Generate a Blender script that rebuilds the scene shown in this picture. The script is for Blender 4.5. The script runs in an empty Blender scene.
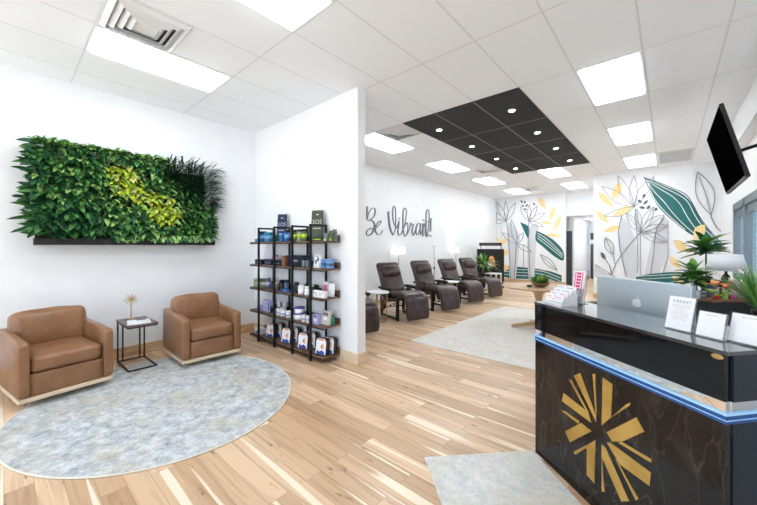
import bpy, bmesh, math, random
from mathutils import Vector, Matrix, noise
random.seed(7)
C = bpy.context.scene.collection
PI = math.pi
# ------------------------------------------------------------------ camera geometry
F, PSI, Y0, CZ = 330.0, 0.722, 245.8, 1.475
cP, sP = math.cos(PSI), math.sin(PSI)
HC = 3.445
def on_z(u, v, z=0.0):
    fw = F*(CZ-z)/(v-Y0); r = (u-378.5)/F*fw
    return (fw*cP+r*sP, fw*sP-r*cP)
def on_x(u, v, X):
    r = (u-378.5)/F; fw = X/(cP+r*sP)
    return (X, fw*(sP-r*cP), CZ-(v-Y0)/F*fw)
def on_y(u, v, Y):
    r = (u-378.5)/F; fw = Y/(sP-r*cP)
    return (fw*(cP+r*sP), Y, CZ-(v-Y0)/F*fw)
def at_fw(u, fw):
    r = (u-378.5)/F*fw
    return (fw*cP+r*sP, fw*sP-r*cP)
# ------------------------------------------------------------------ materials
def mat(name, col, rough=0.5, metal=0.0, coat=0.0, spec=0.5, emit=None, estr=0.0, trans=0.0, alpha=1.0, ior=1.45):
    m = bpy.data.materials.new(name); m.use_nodes = True
    b = m.node_tree.nodes['Principled BSDF']
    b.inputs['Base Color'].default_value = (*col, 1)
    b.inputs['Roughness'].default_value = rough
    b.inputs['Metallic'].default_value = metal
    b.inputs['Coat Weight'].default_value = coat
    b.inputs['Specular IOR Level'].default_value = spec
    b.inputs['Transmission Weight'].default_value = trans
    b.inputs['IOR'].default_value = ior
    b.inputs['Alpha'].default_value = alpha
    if emit:
        b.inputs['Emission Color'].default_value = (*emit, 1)
        b.inputs['Emission Strength'].default_value = estr
    return m
def nd(m, t, **kw):
    n = m.node_tree.nodes.new(t)
    for k, v in kw.items(): setattr(n, k, v)
    return n
def lk(m, a, b): m.node_tree.links.new(a, b)
def noisy(name, c1, c2, scale=8, rough=0.5, bump=0.0, bscale=60, coat=0.0, stretch=(1,1,1), detail=4, pos=(0.35,0.65), metal=0.0, spec=0.5):
    m = mat(name, c1, rough, metal, coat, spec)
    b = m.node_tree.nodes['Principled BSDF']
    tc = nd(m, 'ShaderNodeTexCoord'); mp = nd(m, 'ShaderNodeMapping')
    mp.inputs['Scale'].default_value = stretch
    lk(m, tc.outputs['Object'], mp.inputs['Vector'])
    n = nd(m, 'ShaderNodeTexNoise'); n.inputs['Scale'].default_value = scale; n.inputs['Detail'].default_value = detail
    lk(m, mp.outputs[0], n.inputs['Vector'])
    r = nd(m, 'ShaderNodeValToRGB')
    r.color_ramp.elements[0].position = pos[0]; r.color_ramp.elements[1].position = pos[1]
    r.color_ramp.elements[0].color = (*c1, 1); r.color_ramp.elements[1].color = (*c2, 1)
    lk(m, n.outputs['Fac'], r.inputs[0]); lk(m, r.outputs[0], b.inputs['Base Color'])
    if bump:
        n2 = nd(m, 'ShaderNodeTexNoise'); n2.inputs['Scale'].default_value = bscale; n2.inputs['Detail'].default_value = 5
        lk(m, mp.outputs[0], n2.inputs['Vector'])
        bp = nd(m, 'ShaderNodeBump'); bp.inputs['Strength'].default_value = bump; bp.inputs['Distance'].default_value = 0.01
        lk(m, n2.outputs['Fac'], bp.inputs['Height']); lk(m, bp.outputs[0], b.inputs['Normal'])
    return m
def srgb(r, g, b):
    f = lambda c: (c/255/12.92 if c/255 <= .04045 else ((c/255+.055)/1.055)**2.4)
    return (f(r), f(g), f(b))
M = {}
M['wall'] = noisy('wall_paint', (.855,.87,.89), (.88,.892,.91), 3, .6, .04, 180)
M['white'] = mat('white_plain', (.82,.83,.84), .45)
M['offwhite'] = mat('white_paper', (.86,.86,.88), .5)
M['grid'] = mat('ceiling_grid', (.70,.70,.70), .4)
M['troffer'] = mat('light_diffuser', (1,1,1), .4, emit=(.88,.95,1.0), estr=10.5)
M['spot'] = mat('spot_lens', (1,1,1), .4, emit=(1,.95,.88), estr=14.0)
M['metal_white'] = mat('white_enamel', (.78,.79,.80), .4)
M['black_tile'] = noisy('black_ceiling_tile', (.022,.023,.026), (.032,.034,.037), 30, .8, .2, 200)
M['grey_grid'] = mat('grey_grid', (.22,.22,.23), .5)
M['black_metal'] = mat('black_metal', (.012,.012,.013), .45, spec=.4)
M['black_plastic'] = mat('black_plastic', (.008,.008,.009), .35)
M['screen'] = mat('dark_screen', (.001,.001,.0012), .8, spec=0.0, ior=1.02)
M['dark_grey'] = mat('dark_grey', (.05,.05,.055), .5)
M['chrome'] = mat('chrome', (.55,.56,.58), .22, 1.0)
M['steel'] = mat('brushed_steel', (.40,.41,.43), .35, 0.9)
M['gold'] = mat('gold_metal', (.62,.43,.17), .35, .85)
M['gold_paint'] = noisy('gold_vinyl', srgb(176,136,62), srgb(206,168,90), 5, .38, metal=.35)
M['leather_tan'] = noisy('tan_leather', srgb(134,94,64), srgb(152,110,78), 5, .36, .10, 140, coat=.10)
M['leather_brown'] = noisy('dark_brown_leather', srgb(50,37,37), srgb(82,62,60), 6, .33, .15, 110, coat=.2)
M['light_wood'] = noisy('light_wood', srgb(190,152,110), srgb(222,190,150), 3, .5, stretch=(1,12,12))
M['pale_wood'] = noisy('pale_oak', srgb(214,188,156), srgb(232,212,186), 3, .45, stretch=(1,14,14))
M['table_wood'] = noisy('table_oak', srgb(176,140,104), srgb(208,176,140), 3, .4, stretch=(2,16,16))
M['shelf_wood'] = noisy('shelf_walnut', srgb(84,62,50), srgb(126,100,82), 6, .5, stretch=(6,1,6))
M['grey_wood'] = noisy('grey_brown_wood', srgb(88,72,72), srgb(118,100,100), 5, .4, stretch=(6,1,6))
M['silver'] = mat('silver_aluminium', srgb(186,198,206), .38, .35)
M['silver_light'] = mat('silver_emblem', srgb(236,242,246), .25, .1)
M['acrylic'] = mat('clear_acrylic', (.93,.96,.98), .05, trans=.92, ior=1.3)
M['glass'] = mat('window_glass', (.9,.95,.96), .02, alpha=.18, spec=.6)
M['teal_glass'] = mat('teal_tinted_glass', srgb(112,150,160), .05, alpha=.55, spec=.6)
M['frame_grey'] = mat('grey_door_frame', srgb(120,132,140), .4, .3)
M['door_dark'] = mat('dark_door', srgb(74,80,88), .45)
M['led'] = mat('blue_led_strip', (.05,.16,.5), .4, emit=(.10,.33,1.0), estr=.9)
M['led_white'] = mat('led_white', (.8,.88,.95), .4, emit=(.55,.75,1.0), estr=.5)
M['slate'] = mat('side_window_sheen', (.014,.022,.031), .18, spec=.45)  # desk side: bluish reflection of the windows put into the colour
M['gloss_black'] = noisy('gloss_black_panel', (.003,.003,.0035), (.008,.008,.009), 9, .04, spec=.4)
M['mirror'] = mat('mirror_band', (.86,.87,.88), .03, 1.0)
M['blue_band'] = mat('blue_glass_band', (.015,.07,.22), .08, spec=.5, emit=(.03,.16,.6), estr=.10)
M['blue_line'] = mat('pale_blue_edge', (.35,.55,.75), .1, emit=(.2,.5,.9), estr=.25)
M['counter_top'] = noisy('gloss_counter_top', (.018,.018,.02), (.05,.05,.052), 5, .08, coat=1.0)
M['lamp_shade'] = mat('linen_lamp_shade', srgb(244,246,250), .9, spec=.1)
M['lamp_glow'] = mat('glowing_lamp_shade', (1,1,1), .6, emit=(1,1,1), estr=1.1)
M['soil'] = mat('dark_soil', (.03,.02,.015), .9)
for n, c in dict(leaf_mid=(78,132,66), leaf_dark=(38,84,50), leaf_light=(150,188,106), leaf_lime=(190,212,60), leaf_deep=(26,62,38), leaf_grass=(44,78,54), leaf_var=(150,180,100), leaf_bright=(112,168,74), leaf_yellow=(200,200,110)).items():
    a = srgb(*c); M[n] = noisy(n, tuple(x*.75 for x in a), tuple(min(1,x*1.25) for x in a), 14, .42, spec=.4)
cols = dict(teal=(40,130,160), blue=(30,90,150), skyblue=(120,165,215), navy=(26,40,66), dnavy=(18,26,46), sage=(140,152,118), moss=(84,98,66), olive=(60,70,48), lime=(180,205,60), lav=(180,180,222), purple=(88,82,160), greygreen=(98,112,110), slate2=(90,104,124), brownbox=(130,92,66), pink=(206,120,140), palepink=(226,196,204), green=(34,128,104), orange=(226,120,50), red=(190,50,40), magenta=(222,60,120), bluei=(40,70,170), stone=(196,192,180), ink=(70,70,82), cream=(232,226,210), gold2=(246,218,158), mgreen=(28,104,104), mgreen2=(16,72,72), mgrey=(212,214,220), mline=(138,138,146), mslate=(92,94,112), mwhite=(232,238,238), lettering=(122,124,136), rose=(200,70,110), peach=(240,170,110), yellow=(230,200,60), lightgreen=(150,200,90), tile_text=(150,150,160))
for n, c in cols.items(): M[n] = mat(n, srgb(*c), .45)
# paint of the murals
# floor : hickory planks running along Y
def floor_material():
    m = mat('hickory_planks', (.6,.45,.3), .30, spec=.5)
    b = m.node_tree.nodes['Principled BSDF']
    tc = nd(m,'ShaderNodeTexCoord')
    mp = nd(m,'ShaderNodeMapping'); mp.inputs['Rotation'].default_value = (0,0,PI/2)
    lk(m, tc.outputs['Object'], mp.inputs[0])
    br = nd(m,'ShaderNodeTexBrick'); br.offset = .37; br.offset_frequency = 2
    br.inputs['Scale'].default_value = 1; br.inputs['Brick Width'].default_value = 1.25; br.inputs['Row Height'].default_value = .125
    br.inputs['Mortar Size'].default_value = .0012; br.inputs['Mortar Smooth'].default_value = .2
    br.inputs['Color1'].default_value = (0,0,0,1); br.inputs['Color2'].default_value = (1,1,1,1); br.inputs['Mortar'].default_value = (.3,.3,.3,1)
    lk(m, mp.outputs[0], br.inputs['Vector'])
    tone = nd(m,'ShaderNodeValToRGB'); e = tone.color_ramp.elements
    e[0].color = (*srgb(190,154,120),1); e[1].color = (*srgb(230,198,164),1)
    x = e.new(.5); x.color = (*srgb(213,179,144),1)
    lk(m, br.outputs['Color'], tone.inputs[0])
    # grain offset per plank
    off = nd(m,'ShaderNodeVectorMath'); off.operation = 'MULTIPLY_ADD'
    off.inputs[1].default_value = (7,13,3)
    lk(m, br.outputs['Color'], off.inputs[0]); lk(m, mp.outputs[0], off.inputs[2])
    st = nd(m,'ShaderNodeMapping'); st.inputs['Scale'].default_value = (.8,16,1); lk(m, off.outputs[0], st.inputs[0])
    n1 = nd(m,'ShaderNodeTexNoise'); n1.inputs['Scale'].default_value = 1.6; n1.inputs['Detail'].default_value = 6; n1.inputs['Distortion'].default_value = .6
    lk(m, st.outputs[0], n1.inputs['Vector'])
    g = nd(m,'ShaderNodeValToRGB'); g.color_ramp.elements[0].position=.32; g.color_ramp.elements[1].position=.52
    g.color_ramp.elements[0].color=(.66,.60,.55,1); g.color_ramp.elements[1].color=(1,1,1,1)
    lk(m, n1.outputs['Fac'], g.inputs[0])
    mx = nd(m,'ShaderNodeMixRGB'); mx.blend_type='MULTIPLY'; mx.inputs[0].default_value=.75
    lk(m, tone.outputs[0], mx.inputs[1]); lk(m, g.outputs[0], mx.inputs[2])
    # pale sapwood streaks
    st2 = nd(m,'ShaderNodeMapping'); st2.inputs['Scale'].default_value = (.35,9,1); lk(m, off.outputs[0], st2.inputs[0])
    n2 = nd(m,'ShaderNodeTexNoise'); n2.inputs['Scale'].default_value = 1.3; n2.inputs['Detail'].default_value = 1.5
    lk(m, st2.outputs[0], n2.inputs['Vector'])
    s = nd(m,'ShaderNodeValToRGB'); s.color_ramp.elements[0].position=.60; s.color_ramp.elements[1].position=.64
    lk(m, n2.outputs['Fac'], s.inputs[0])
    mx2 = nd(m,'ShaderNodeMixRGB'); mx2.inputs[2].default_value=(*srgb(243,226,203),1)
    lk(m, s.outputs[0], mx2.inputs[0]); lk(m, mx.outputs[0], mx2.inputs[1])
    # dark knots
    st3 = nd(m,'ShaderNodeMapping'); st3.inputs['Scale'].default_value = (2.2,9,1); lk(m, off.outputs[0], st3.inputs[0])
    n3 = nd(m,'ShaderNodeTexNoise'); n3.inputs['Scale'].default_value = 2.4; n3.inputs['Detail'].default_value = 3
    lk(m, st3.outputs[0], n3.inputs['Vector'])
    k = nd(m,'ShaderNodeValToRGB'); k.color_ramp.elements[0].position=.66; k.color_ramp.elements[1].position=.74
    lk(m, n3.outputs['Fac'], k.inputs[0])
    mx3 = nd(m,'ShaderNodeMixRGB'); mx3.inputs[2].default_value=(*srgb(140,108,82),1)
    lk(m, k.outputs[0], mx3.inputs[0]); lk(m, mx2.outputs[0], mx3.inputs[1])
    lf = nd(m,'ShaderNodeMixRGB'); lf.blend_type='MULTIPLY'; lf.inputs[2].default_value=(.55,.48,.42,1)
    lk(m, br.outputs['Fac'], lf.inputs[0]); lk(m, mx3.outputs[0], lf.inputs[1])
    lk(m, lf.outputs[0], b.inputs['Base Color'])
    return m
M['floor'] = floor_material()
def ceiling_material():
    # 0.6 x 1.23 m lay-in tiles: brick texture aligned to the measured grid
    m = mat('ceiling_tiles', (.8,.8,.8), .85)
    b = m.node_tree.nodes['Principled BSDF']
    tc = nd(m,'ShaderNodeTexCoord')
    sep = nd(m,'ShaderNodeSeparateXYZ'); lk(m, tc.outputs['Object'], sep.inputs[0])
    def line(out, org, pitch, w):
        a = nd(m,'ShaderNodeMath'); a.operation='SUBTRACT'; a.inputs[1].default_value = org - pitch*40; lk(m,out,a.inputs[0])
        d = nd(m,'ShaderNodeMath'); d.operation='DIVIDE'; d.inputs[1].default_value = pitch; lk(m,a.outputs[0],d.inputs[0])
        f = nd(m,'ShaderNodeMath'); f.operation='FRACT'; lk(m,d.outputs[0],f.inputs[0])
        s = nd(m,'ShaderNodeMath'); s.operation='SUBTRACT'; s.inputs[1].default_value=.5; lk(m,f.outputs[0],s.inputs[0])
        ab = nd(m,'ShaderNodeMath'); ab.operation='ABSOLUTE'; lk(m,s.outputs[0],ab.inputs[0])
        g = nd(m,'ShaderNodeMath'); g.operation='GREATER_THAN'; g.inputs[1].default_value=.5-w/pitch/2; lk(m,ab.outputs[0],g.inputs[0])
        return g.outputs[0]
    l1 = line(sep.outputs['X'], X0, TP, .016); l2 = line(sep.outputs['Y'], YY0, TQ, .016)
    mxm = nd(m,'ShaderNodeMath'); mxm.operation='MAXIMUM'; lk(m,l1,mxm.inputs[0]); lk(m,l2,mxm.inputs[1])
    n = nd(m,'ShaderNodeTexNoise'); n.inputs['Scale'].default_value=160; lk(m,tc.outputs['Object'],n.inputs['Vector'])
    r = nd(m,'ShaderNodeValToRGB'); r.color_ramp.elements[0].color=(.90,.93,.965,1); r.color_ramp.elements[1].color=(.925,.95,.98,1)
    lk(m,n.outputs['Fac'],r.inputs[0])
    mx = nd(m,'ShaderNodeMixRGB'); mx.inputs[2].default_value=(.76,.77,.79,1)
    lk(m,mxm.outputs[0],mx.inputs[0]); lk(m,r.outputs[0],mx.inputs[1]); lk(m,mx.outputs[0],b.inputs['Base Color'])
    return m
TP, TQ = .6251*1.97, .3052*1.97
X0, YY0 = 2.147*1.97, .7119*1.97
M['ceiling'] = ceiling_material()
def rug_material(name, c1, c2, c3, sc=1.0):
    m = mat(name, c1, .95, spec=.15)
    b = m.node_tree.nodes['Principled BSDF']
    tc = nd(m,'ShaderNodeTexCoord')
    n = nd(m,'ShaderNodeTexNoise'); n.inputs['Scale'].default_value=9*sc; n.inputs['Detail'].default_value=14; n.inputs['Roughness'].default_value=.86; n.inputs['Distortion'].default_value=.25
    lk(m,tc.outputs['Object'],n.inputs['Vector'])
    r = nd(m,'ShaderNodeValToRGB'); r.color_ramp.elements[0].position=.38; r.color_ramp.elements[1].position=.58
    r.color_ramp.elements[0].color=(*c1,1); r.color_ramp.elements[1].color=(*c2,1)
    lk(m,n.outputs['Fac'],r.inputs[0])
    n2 = nd(m,'ShaderNodeTexNoise'); n2.inputs['Scale'].default_value=2.1*sc; n2.inputs['Detail'].default_value=8; n2.inputs['Roughness'].default_value=.8
    lk(m,tc.outputs['Object'],n2.inputs['Vector'])
    r2 = nd(m,'ShaderNodeValToRGB'); r2.color_ramp.elements[0].position=.47; r2.color_ramp.elements[1].position=.62
    lk(m,n2.outputs['Fac'],r2.inputs[0])
    mx = nd(m,'ShaderNodeMixRGB'); mx.inputs[2].default_value=(*c3,1)
    mm = nd(m,'ShaderNodeMath'); mm.operation='MULTIPLY'; mm.inputs[1].default_value=.6; lk(m,r2.outputs[0],mm.inputs[0])
    lk(m,mm.outputs[0],mx.inputs[0]); lk(m,r.outputs[0],mx.inputs[1]); lk(m,mx.outputs[0],b.inputs['Base Color'])
    n3 = nd(m,'ShaderNodeTexNoise'); n3.inputs['Scale'].default_value=90; lk(m,tc.outputs['Object'],n3.inputs['Vector'])
    bp = nd(m,'ShaderNodeBump'); bp.inputs['Strength'].default_value=.5; bp.inputs['Distance'].default_value=.01
    lk(m,n3.outputs['Fac'],bp.inputs['Height']); lk(m,bp.outputs[0],b.inputs['Normal'])
    return m
M['rug_round'] = rug_material('distressed_rug', srgb(132,142,150), srgb(220,222,222), srgb(184,172,144))
M['rug_hall'] = rug_material('pale_rug', srgb(206,202,196), srgb(232,228,222), srgb(214,204,186), 1.4)
M['rug_desk'] = rug_material('pale_grey_rug', srgb(196,200,200), srgb(234,232,228), srgb(206,200,180), 1.4)
def marble():
    m = mat('black_marble', (.012,.010,.010), .04, spec=.42)
    b = m.node_tree.nodes['Principled BSDF']
    tc = nd(m,'ShaderNodeTexCoord'); mp = nd(m,'ShaderNodeMapping')
    mp.inputs['Scale'].default_value=(5.0,5.0,1.3); mp.inputs['Rotation'].default_value=(.45,.45,.2)
    lk(m,tc.outputs['Object'],mp.inputs[0])
    n = nd(m,'ShaderNodeTexNoise'); n.inputs['Scale'].default_value=2.0; n.inputs['Detail'].default_value=6; n.inputs['Distortion'].default_value=.5
    lk(m,mp.outputs[0],n.inputs['Vector'])
    r = nd(m,'ShaderNodeValToRGB'); e=r.color_ramp.elements
    e[0].position=.49; e[0].color=(.013,.010,.009,1); e[1].position=.54; e[1].color=(.011,.009,.009,1)
    k=e.new(.505); k.color=(.04,.031,.025,1); k2=e.new(.52); k2.color=(.02,.015,.013,1)
    lk(m,n.outputs['Fac'],r.inputs[0]); lk(m,r.outputs[0],b.inputs['Base Color'])
    return m
M['marble'] = marble()
# ------------------------------------------------------------------ mesh helpers
class MB:
    """collects shapes into one mesh, several materials allowed"""
    def __init__(s): s.bm = bmesh.new(); s.mats = []
    def mi(s, m):
        if m is None: return 0
        if m not in s.mats: s.mats.append(m)
        return s.mats.index(m)
    def add(s, vs, fs, m=None, smooth=False, mx=None):
        i = s.mi(m); bv = [s.bm.verts.new(mx @ Vector(v) if mx else Vector(v)) for v in vs]
        for f in fs:
            try:
                q = s.bm.faces.new([bv[k] for k in f]); q.material_index = i; q.smooth = smooth
            except ValueError: pass
        return s
    def box(s, a, b, m=None, mx=None, bev=0.0, seg=2):
        x0,y0,z0 = [min(p,q) for p,q in zip(a,b)]; x1,y1,z1 = [max(p,q) for p,q in zip(a,b)]
        vs = [(x0,y0,z0),(x1,y0,z0),(x1,y1,z0),(x0,y1,z0),(x0,y0,z1),(x1,y0,z1),(x1,y1,z1),(x0,y1,z1)]
        fs = [(0,3,2,1),(4,5,6,7),(0,1,5,4),(1,2,6,5),(2,3,7,6),(3,0,4,7)]
        if bev <= 0: return s.add(vs, fs, m, False, mx)
        t = bmesh.new(); tv = [t.verts.new(v) for v in vs]
        for f in fs: t.faces.new([tv[k] for k in f])
        bmesh.ops.bevel(t, geom=t.edges[:], offset=bev, segments=seg, affect='EDGES', profile=.5)
        t.verts.index_update()
        s.add([v.co[:] for v in t.verts], [[v.index for v in f.verts] for f in t.faces], m, seg > 1, mx); t.free(); return s
    def rbox(s, c, size, r, m=None, mx=None, puff=(0,0,0), n=8, wob=0, seed=0):
        """rounded, padded block: subdivided box with rounded edges and puffed faces"""
        hx,hy,hz = size[0]/2,size[1]/2,size[2]/2
        vs, idx, fs = [], {}, []
        def g(i,j,k):
            key=(i,j,k)
            if key in idx: return idx[key]
            def w(t,h):
                q=2*t/n-1; q=math.copysign(abs(q)**.8,q) if abs(q)<1 else q; return q
            a,b_,c_=w(i,hx),w(j,hy),w(k,hz)
            p=Vector((a*hx,b_*hy,c_*hz)); q=Vector((max(-hx+r,min(hx-r,p.x)),max(-hy+r,min(hy-r,p.y)),max(-hz+r,min(hz-r,p.z))))
            d=p-q
            if d.length>1e-9: p=q+d.normalized()*min(r,d.length) if sum(1 for t in d if abs(t)>1e-9)>1 else p
            p=Vector((p.x+math.copysign(puff[0],a)*(1-b_*b_)*(1-c_*c_)*abs(a)**3,
                      p.y+math.copysign(puff[1],b_)*(1-a*a)*(1-c_*c_)*abs(b_)**3,
                      p.z+math.copysign(puff[2],c_)*(1-a*a)*(1-b_*b_)*abs(c_)**3))
            if wob:
                nv=noise.noise_vector(Vector((p.x*7+seed,p.y*7,p.z*7))); p+=nv*wob
            p+=Vector(c); 
            idx[key]=len(vs); vs.append(p); return idx[key]
        for a in range(n):
            for b_ in range(n):
                fs += [(g(a,b_,0),g(a,b_+1,0),g(a+1,b_+1,0),g(a+1,b_,0)),(g(a,b_,n),g(a+1,b_,n),g(a+1,b_+1,n),g(a,b_+1,n)),
                       (g(a,0,b_),g(a+1,0,b_),g(a+1,0,b_+1),g(a,0,b_+1)),(g(a,n,b_),g(a,n,b_+1),g(a+1,n,b_+1),g(a+1,n,b_)),
                       (g(0,a,b_),g(0,a,b_+1),g(0,a+1,b_+1),g(0,a+1,b_)),(g(n,a,b_),g(n,a+1,b_),g(n,a+1,b_+1),g(n,a,b_+1))]
        return s.add(vs, fs, m, True, mx)
    def tube(s, pts, r, m=None, n=8, mx=None, cap=True):
        pts=[Vector(p) for p in pts]; rings=[]; vs=[]; fs=[]
        rr = r if isinstance(r,(list,tuple)) else [r]*len(pts)
        up=None
        for i,p in enumerate(pts):
            d=(pts[min(i+1,len(pts)-1)]-pts[max(i-1,0)])
            d = d.normalized() if d.length>1e-9 else Vector((0,0,1))
            if up is None: up = Vector((1,0,0)) if abs(d.x)<.8 else Vector((0,1,0))
            a=d.cross(up).normalized(); b_=d.cross(a).normalized(); up=-b_ if False else a.cross(d).normalized()
            for k in range(n):
                t=2*PI*k/n; vs.append(p+(a*math.cos(t)+b_*math.sin(t))*rr[i])
        for i in range(len(pts)-1):
            for k in range(n): fs.append((i*n+k,i*n+(k+1)%n,(i+1)*n+(k+1)%n,(i+1)*n+k))
        if cap: fs += [tuple(range(n))[::-1], tuple((len(pts)-1)*n+k for k in range(n))]
        return s.add(vs, fs, m, n>5, mx)
    def lathe(s, prof, c=(0,0,0), m=None, n=20, mx=None, smooth=True, sx=1, sy=1):
        vs=[]; fs=[]
        for r,z in prof:
            for k in range(n): vs.append((c[0]+r*math.cos(2*PI*k/n)*sx, c[1]+r*math.sin(2*PI*k/n)*sy, c[2]+z))
        L=len(prof)
        for i in range(L-1):
            for k in range(n): fs.append((i*n+k,i*n+(k+1)%n,(i+1)*n+(k+1)%n,(i+1)*n+k))
        fs += [tuple(range(n))[::-1], tuple((L-1)*n+k for k in range(n))]
        return s.add(vs, fs, m, smooth, mx)
    def prism(s, poly, to3, depth, m=None):
        """poly in 2D, to3(x,y,d) to 3D; thickness depth"""
        n=len(poly); vs=[to3(x,y,0) for x,y in poly]+[to3(x,y,depth) for x,y in poly]
        fs=[tuple(range(n)),tuple(range(2*n-1,n-1,-1))]+[(k,k+n,(k+1)%n+n,(k+1)%n) for k in range(n)]
        return s.add(vs, fs, m)
    def build(s, name, m=None, parent=None, loc=None, recalc=True):
        if recalc: bmesh.ops.recalc_face_normals(s.bm, faces=s.bm.faces[:])
        me=bpy.data.meshes.new(name); s.bm.to_mesh(me); s.bm.free()
        for k in (s.mats if s.mats and s.mats[0] is not None else [m]): me.materials.append(M[k] if isinstance(k,str) else k)
        o=bpy.data.objects.new(name,me); C.objects.link(o)
        if parent: o.parent=parent
        if loc: o.location=loc
        return o
def tag(o, label, cat, group=None, kind=None):
    o['label']=label; o['category']=cat
    if group: o['group']=group
    if kind: o['kind']=kind
    return o
def thing(name, label, cat, loc=(0,0,0), rz=0, group=None):
    o=bpy.data.objects.new(name,None); C.objects.link(o); o.location=loc; o.rotation_euler=(0,0,rz); o.empty_display_size=.1
    return tag(o,label,cat,group)
def struct(name, mb, m):
    o=mb.build(name,m); o['kind']='structure'; return o
def copy_tree(o, parent=None):
    c=o.copy(); C.objects.link(c)
    if parent: c.parent=parent
    for ch in [x for x in KIDS.get(o.name,[])]:
        copy_tree(ch,c)
    return c
KIDS={}
def kids(root):
    for o in list(C.objects):
        if o.parent: KIDS.setdefault(o.parent.name,[])
        if o.parent and o not in KIDS[o.parent.name]: KIDS[o.parent.name].append(o)
def box1(name, a, b, m, parent=None, bev=0.0, mx=None): return MB().box(a,b,None,mx,bev).build(name,m,parent)
def text(name, s, size, m, mx, parent=None, depth=.0006, align='CENTER', spacing=1.0):
    cu=bpy.data.curves.new(name,'FONT'); cu.body=s; cu.size=size; cu.extrude=depth; cu.align_x=align; cu.align_y='CENTER'; cu.space_character=spacing; cu.resolution_u=2
    t=bpy.data.objects.new(name,cu); C.objects.link(t)
    dg=bpy.context.evaluated_depsgraph_get(); me=bpy.data.meshes.new_from_object(t.evaluated_get(dg))
    bpy.data.objects.remove(t); me.transform(mx); me.materials.clear(); me.materials.append(M[m])
    o=bpy.data.objects.new(name,me); C.objects.link(o); o.parent=parent; return o
def spline(pts, n=6):
    P=[Vector(p) for p in pts]; out=[]
    for i in range(len(P)-1):
        a=P[max(i-1,0)]; b=P[i]; c=P[i+1]; d=P[min(i+2,len(P)-1)]
        for k in range(n):
            t=k/n; out.append(.5*((2*b)+(-a+c)*t+(2*a-5*b+4*c-d)*t*t+(-a+3*b-3*c+d)*t**3))
    out.append(P[-1]); return out
def T(x=0,y=0,z=0,rz=0,rx=0,ry=0): return Matrix.Translation((x,y,z))@Matrix.Rotation(rz,4,'Z')@Matrix.Rotation(ry,4,'Y')@Matrix.Rotation(rx,4,'X')
# ------------------------------------------------------------------ setting
XR=-3.2; YW=5.43; YR=-.9; XB=13.64; XM=11.0
struct('floor', MB().box((XR-.2,YR-.2,-.1),(18.2,YW+.2,0)), 'floor')
struct('ceiling', MB().box((XR-.2,YR-.2,HC),(18.2,YW+.2,HC+.1)), 'ceiling')
struct('wall_left', MB().box((XR-.1,YW,0),(XB+.1,YW+.12,HC)), 'wall')
struct('wall_middle', MB().box((2.90,2.90,0),(3.04,YW,HC)), 'wall')
struct('wall_back', MB().box((XB,2.86,0),(XB+.14,YW,HC)), 'wall')
struct('wall_mural', MB().box((XM,YR,0),(XM+.14,1.60,HC)), 'wall')
struct('wall_header', MB().box((XB+.14,1.55,2.57),(XB+.26,3.6,HC)), 'wall')
struct('wall_corridor_right', MB().box((XM+.14,1.46,0),(18.0,1.60,HC)), 'wall')
struct('wall_corridor_left', MB().box((14.2,2.70,0),(18.0,2.82,2.55)), 'wall')
struct('wall_corridor_end', MB().box((17.4,1.6,0),(17.5,2.70,2.55)), 'wall')
struct('ceiling_corridor', MB().box((XB+.26,1.6,2.55),(18.0,3.6,2.60)), 'wall')
struct('wall_side_room', MB().box((XB+.14,3.6,0),(14.4,3.7,HC)).box((14.3,2.82,0),(14.4,3.6,2.55)), 'wall')
# right wall with a glazed opening between x 6.0 and 8.9
wr=MB().box((XR,YR-.12,0),(5.2,YR,HC)).box((8.95,YR-.12,0),(XM,YR,HC)).box((5.2,YR-.12,2.24),(8.95,YR,HC))
struct('wall_right', wr, 'wall')
struct('trim_1', MB().box((XR,YR,3.02),(8.9,YR+.14,HC)), 'wall')
# rear wall (behind the camera) with three tall shop windows
wins=[(-.75,1.15),(1.35,3.2),(3.4,5.25)]
wm=MB().box((XR-.12,YR,3.25),(XR,YW,HC)).box((XR-.12,YR,0),(XR,YW,.25))
prev=YR
for a,b in wins: wm.box((XR-.12,prev,.25),(XR,a,3.25)); prev=b
wm.box((XR-.12,prev,.25),(XR,YW,3.25))
struct('wall_rear', wm, 'wall')
for i,(a,b) in enumerate(wins):
    w=MB().box((XR-.10,a,.25),(XR-.02,a+.06,3.25)).box((XR-.10,b-.06,.25),(XR-.02,b,3.25)).box((XR-.10,a,.25),(XR-.02,b,.31)).box((XR-.10,a,3.19),(XR-.02,b,3.25))
    o=struct('window_%d'%(i+2), w, 'frame_grey')
    MB().box((XR-.065,a+.06,.31),(XR-.055,b-.06,3.19)).build('glass_pane','glass',o)
# baseboards, pale wood
BH=.135
bb=lambda n,a,b: struct(n, MB().box(a,b,bev=.004,seg=1), 'light_wood')
bb('baseboard_left',(XR,YW-.018,0),(2.88,YW,BH))
bb('baseboard_left_far',(3.06,YW-.018,0),(XB,YW,BH))
struct('baseboard_middle', MB().box((2.882,2.90,0),(2.90,YW-.018,BH)).box((2.882,2.882,0),(3.058,2.90,BH)).box((3.04,2.90,0),(3.058,YW-.018,BH)), 'pale_wood')
bb('baseboard_back',(XB-.018,2.86,0),(XB,YW-.018,BH))
bb('baseboard_mural',(XM-.018,YR,0),(XM,1.6,BH))
bb('baseboard_corridor_left',(14.2,2.682,0),(17.4,2.70,BH))
bb('baseboard_corridor_right',(XM+.14,1.60,0),(17.4,1.618,BH))
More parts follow.
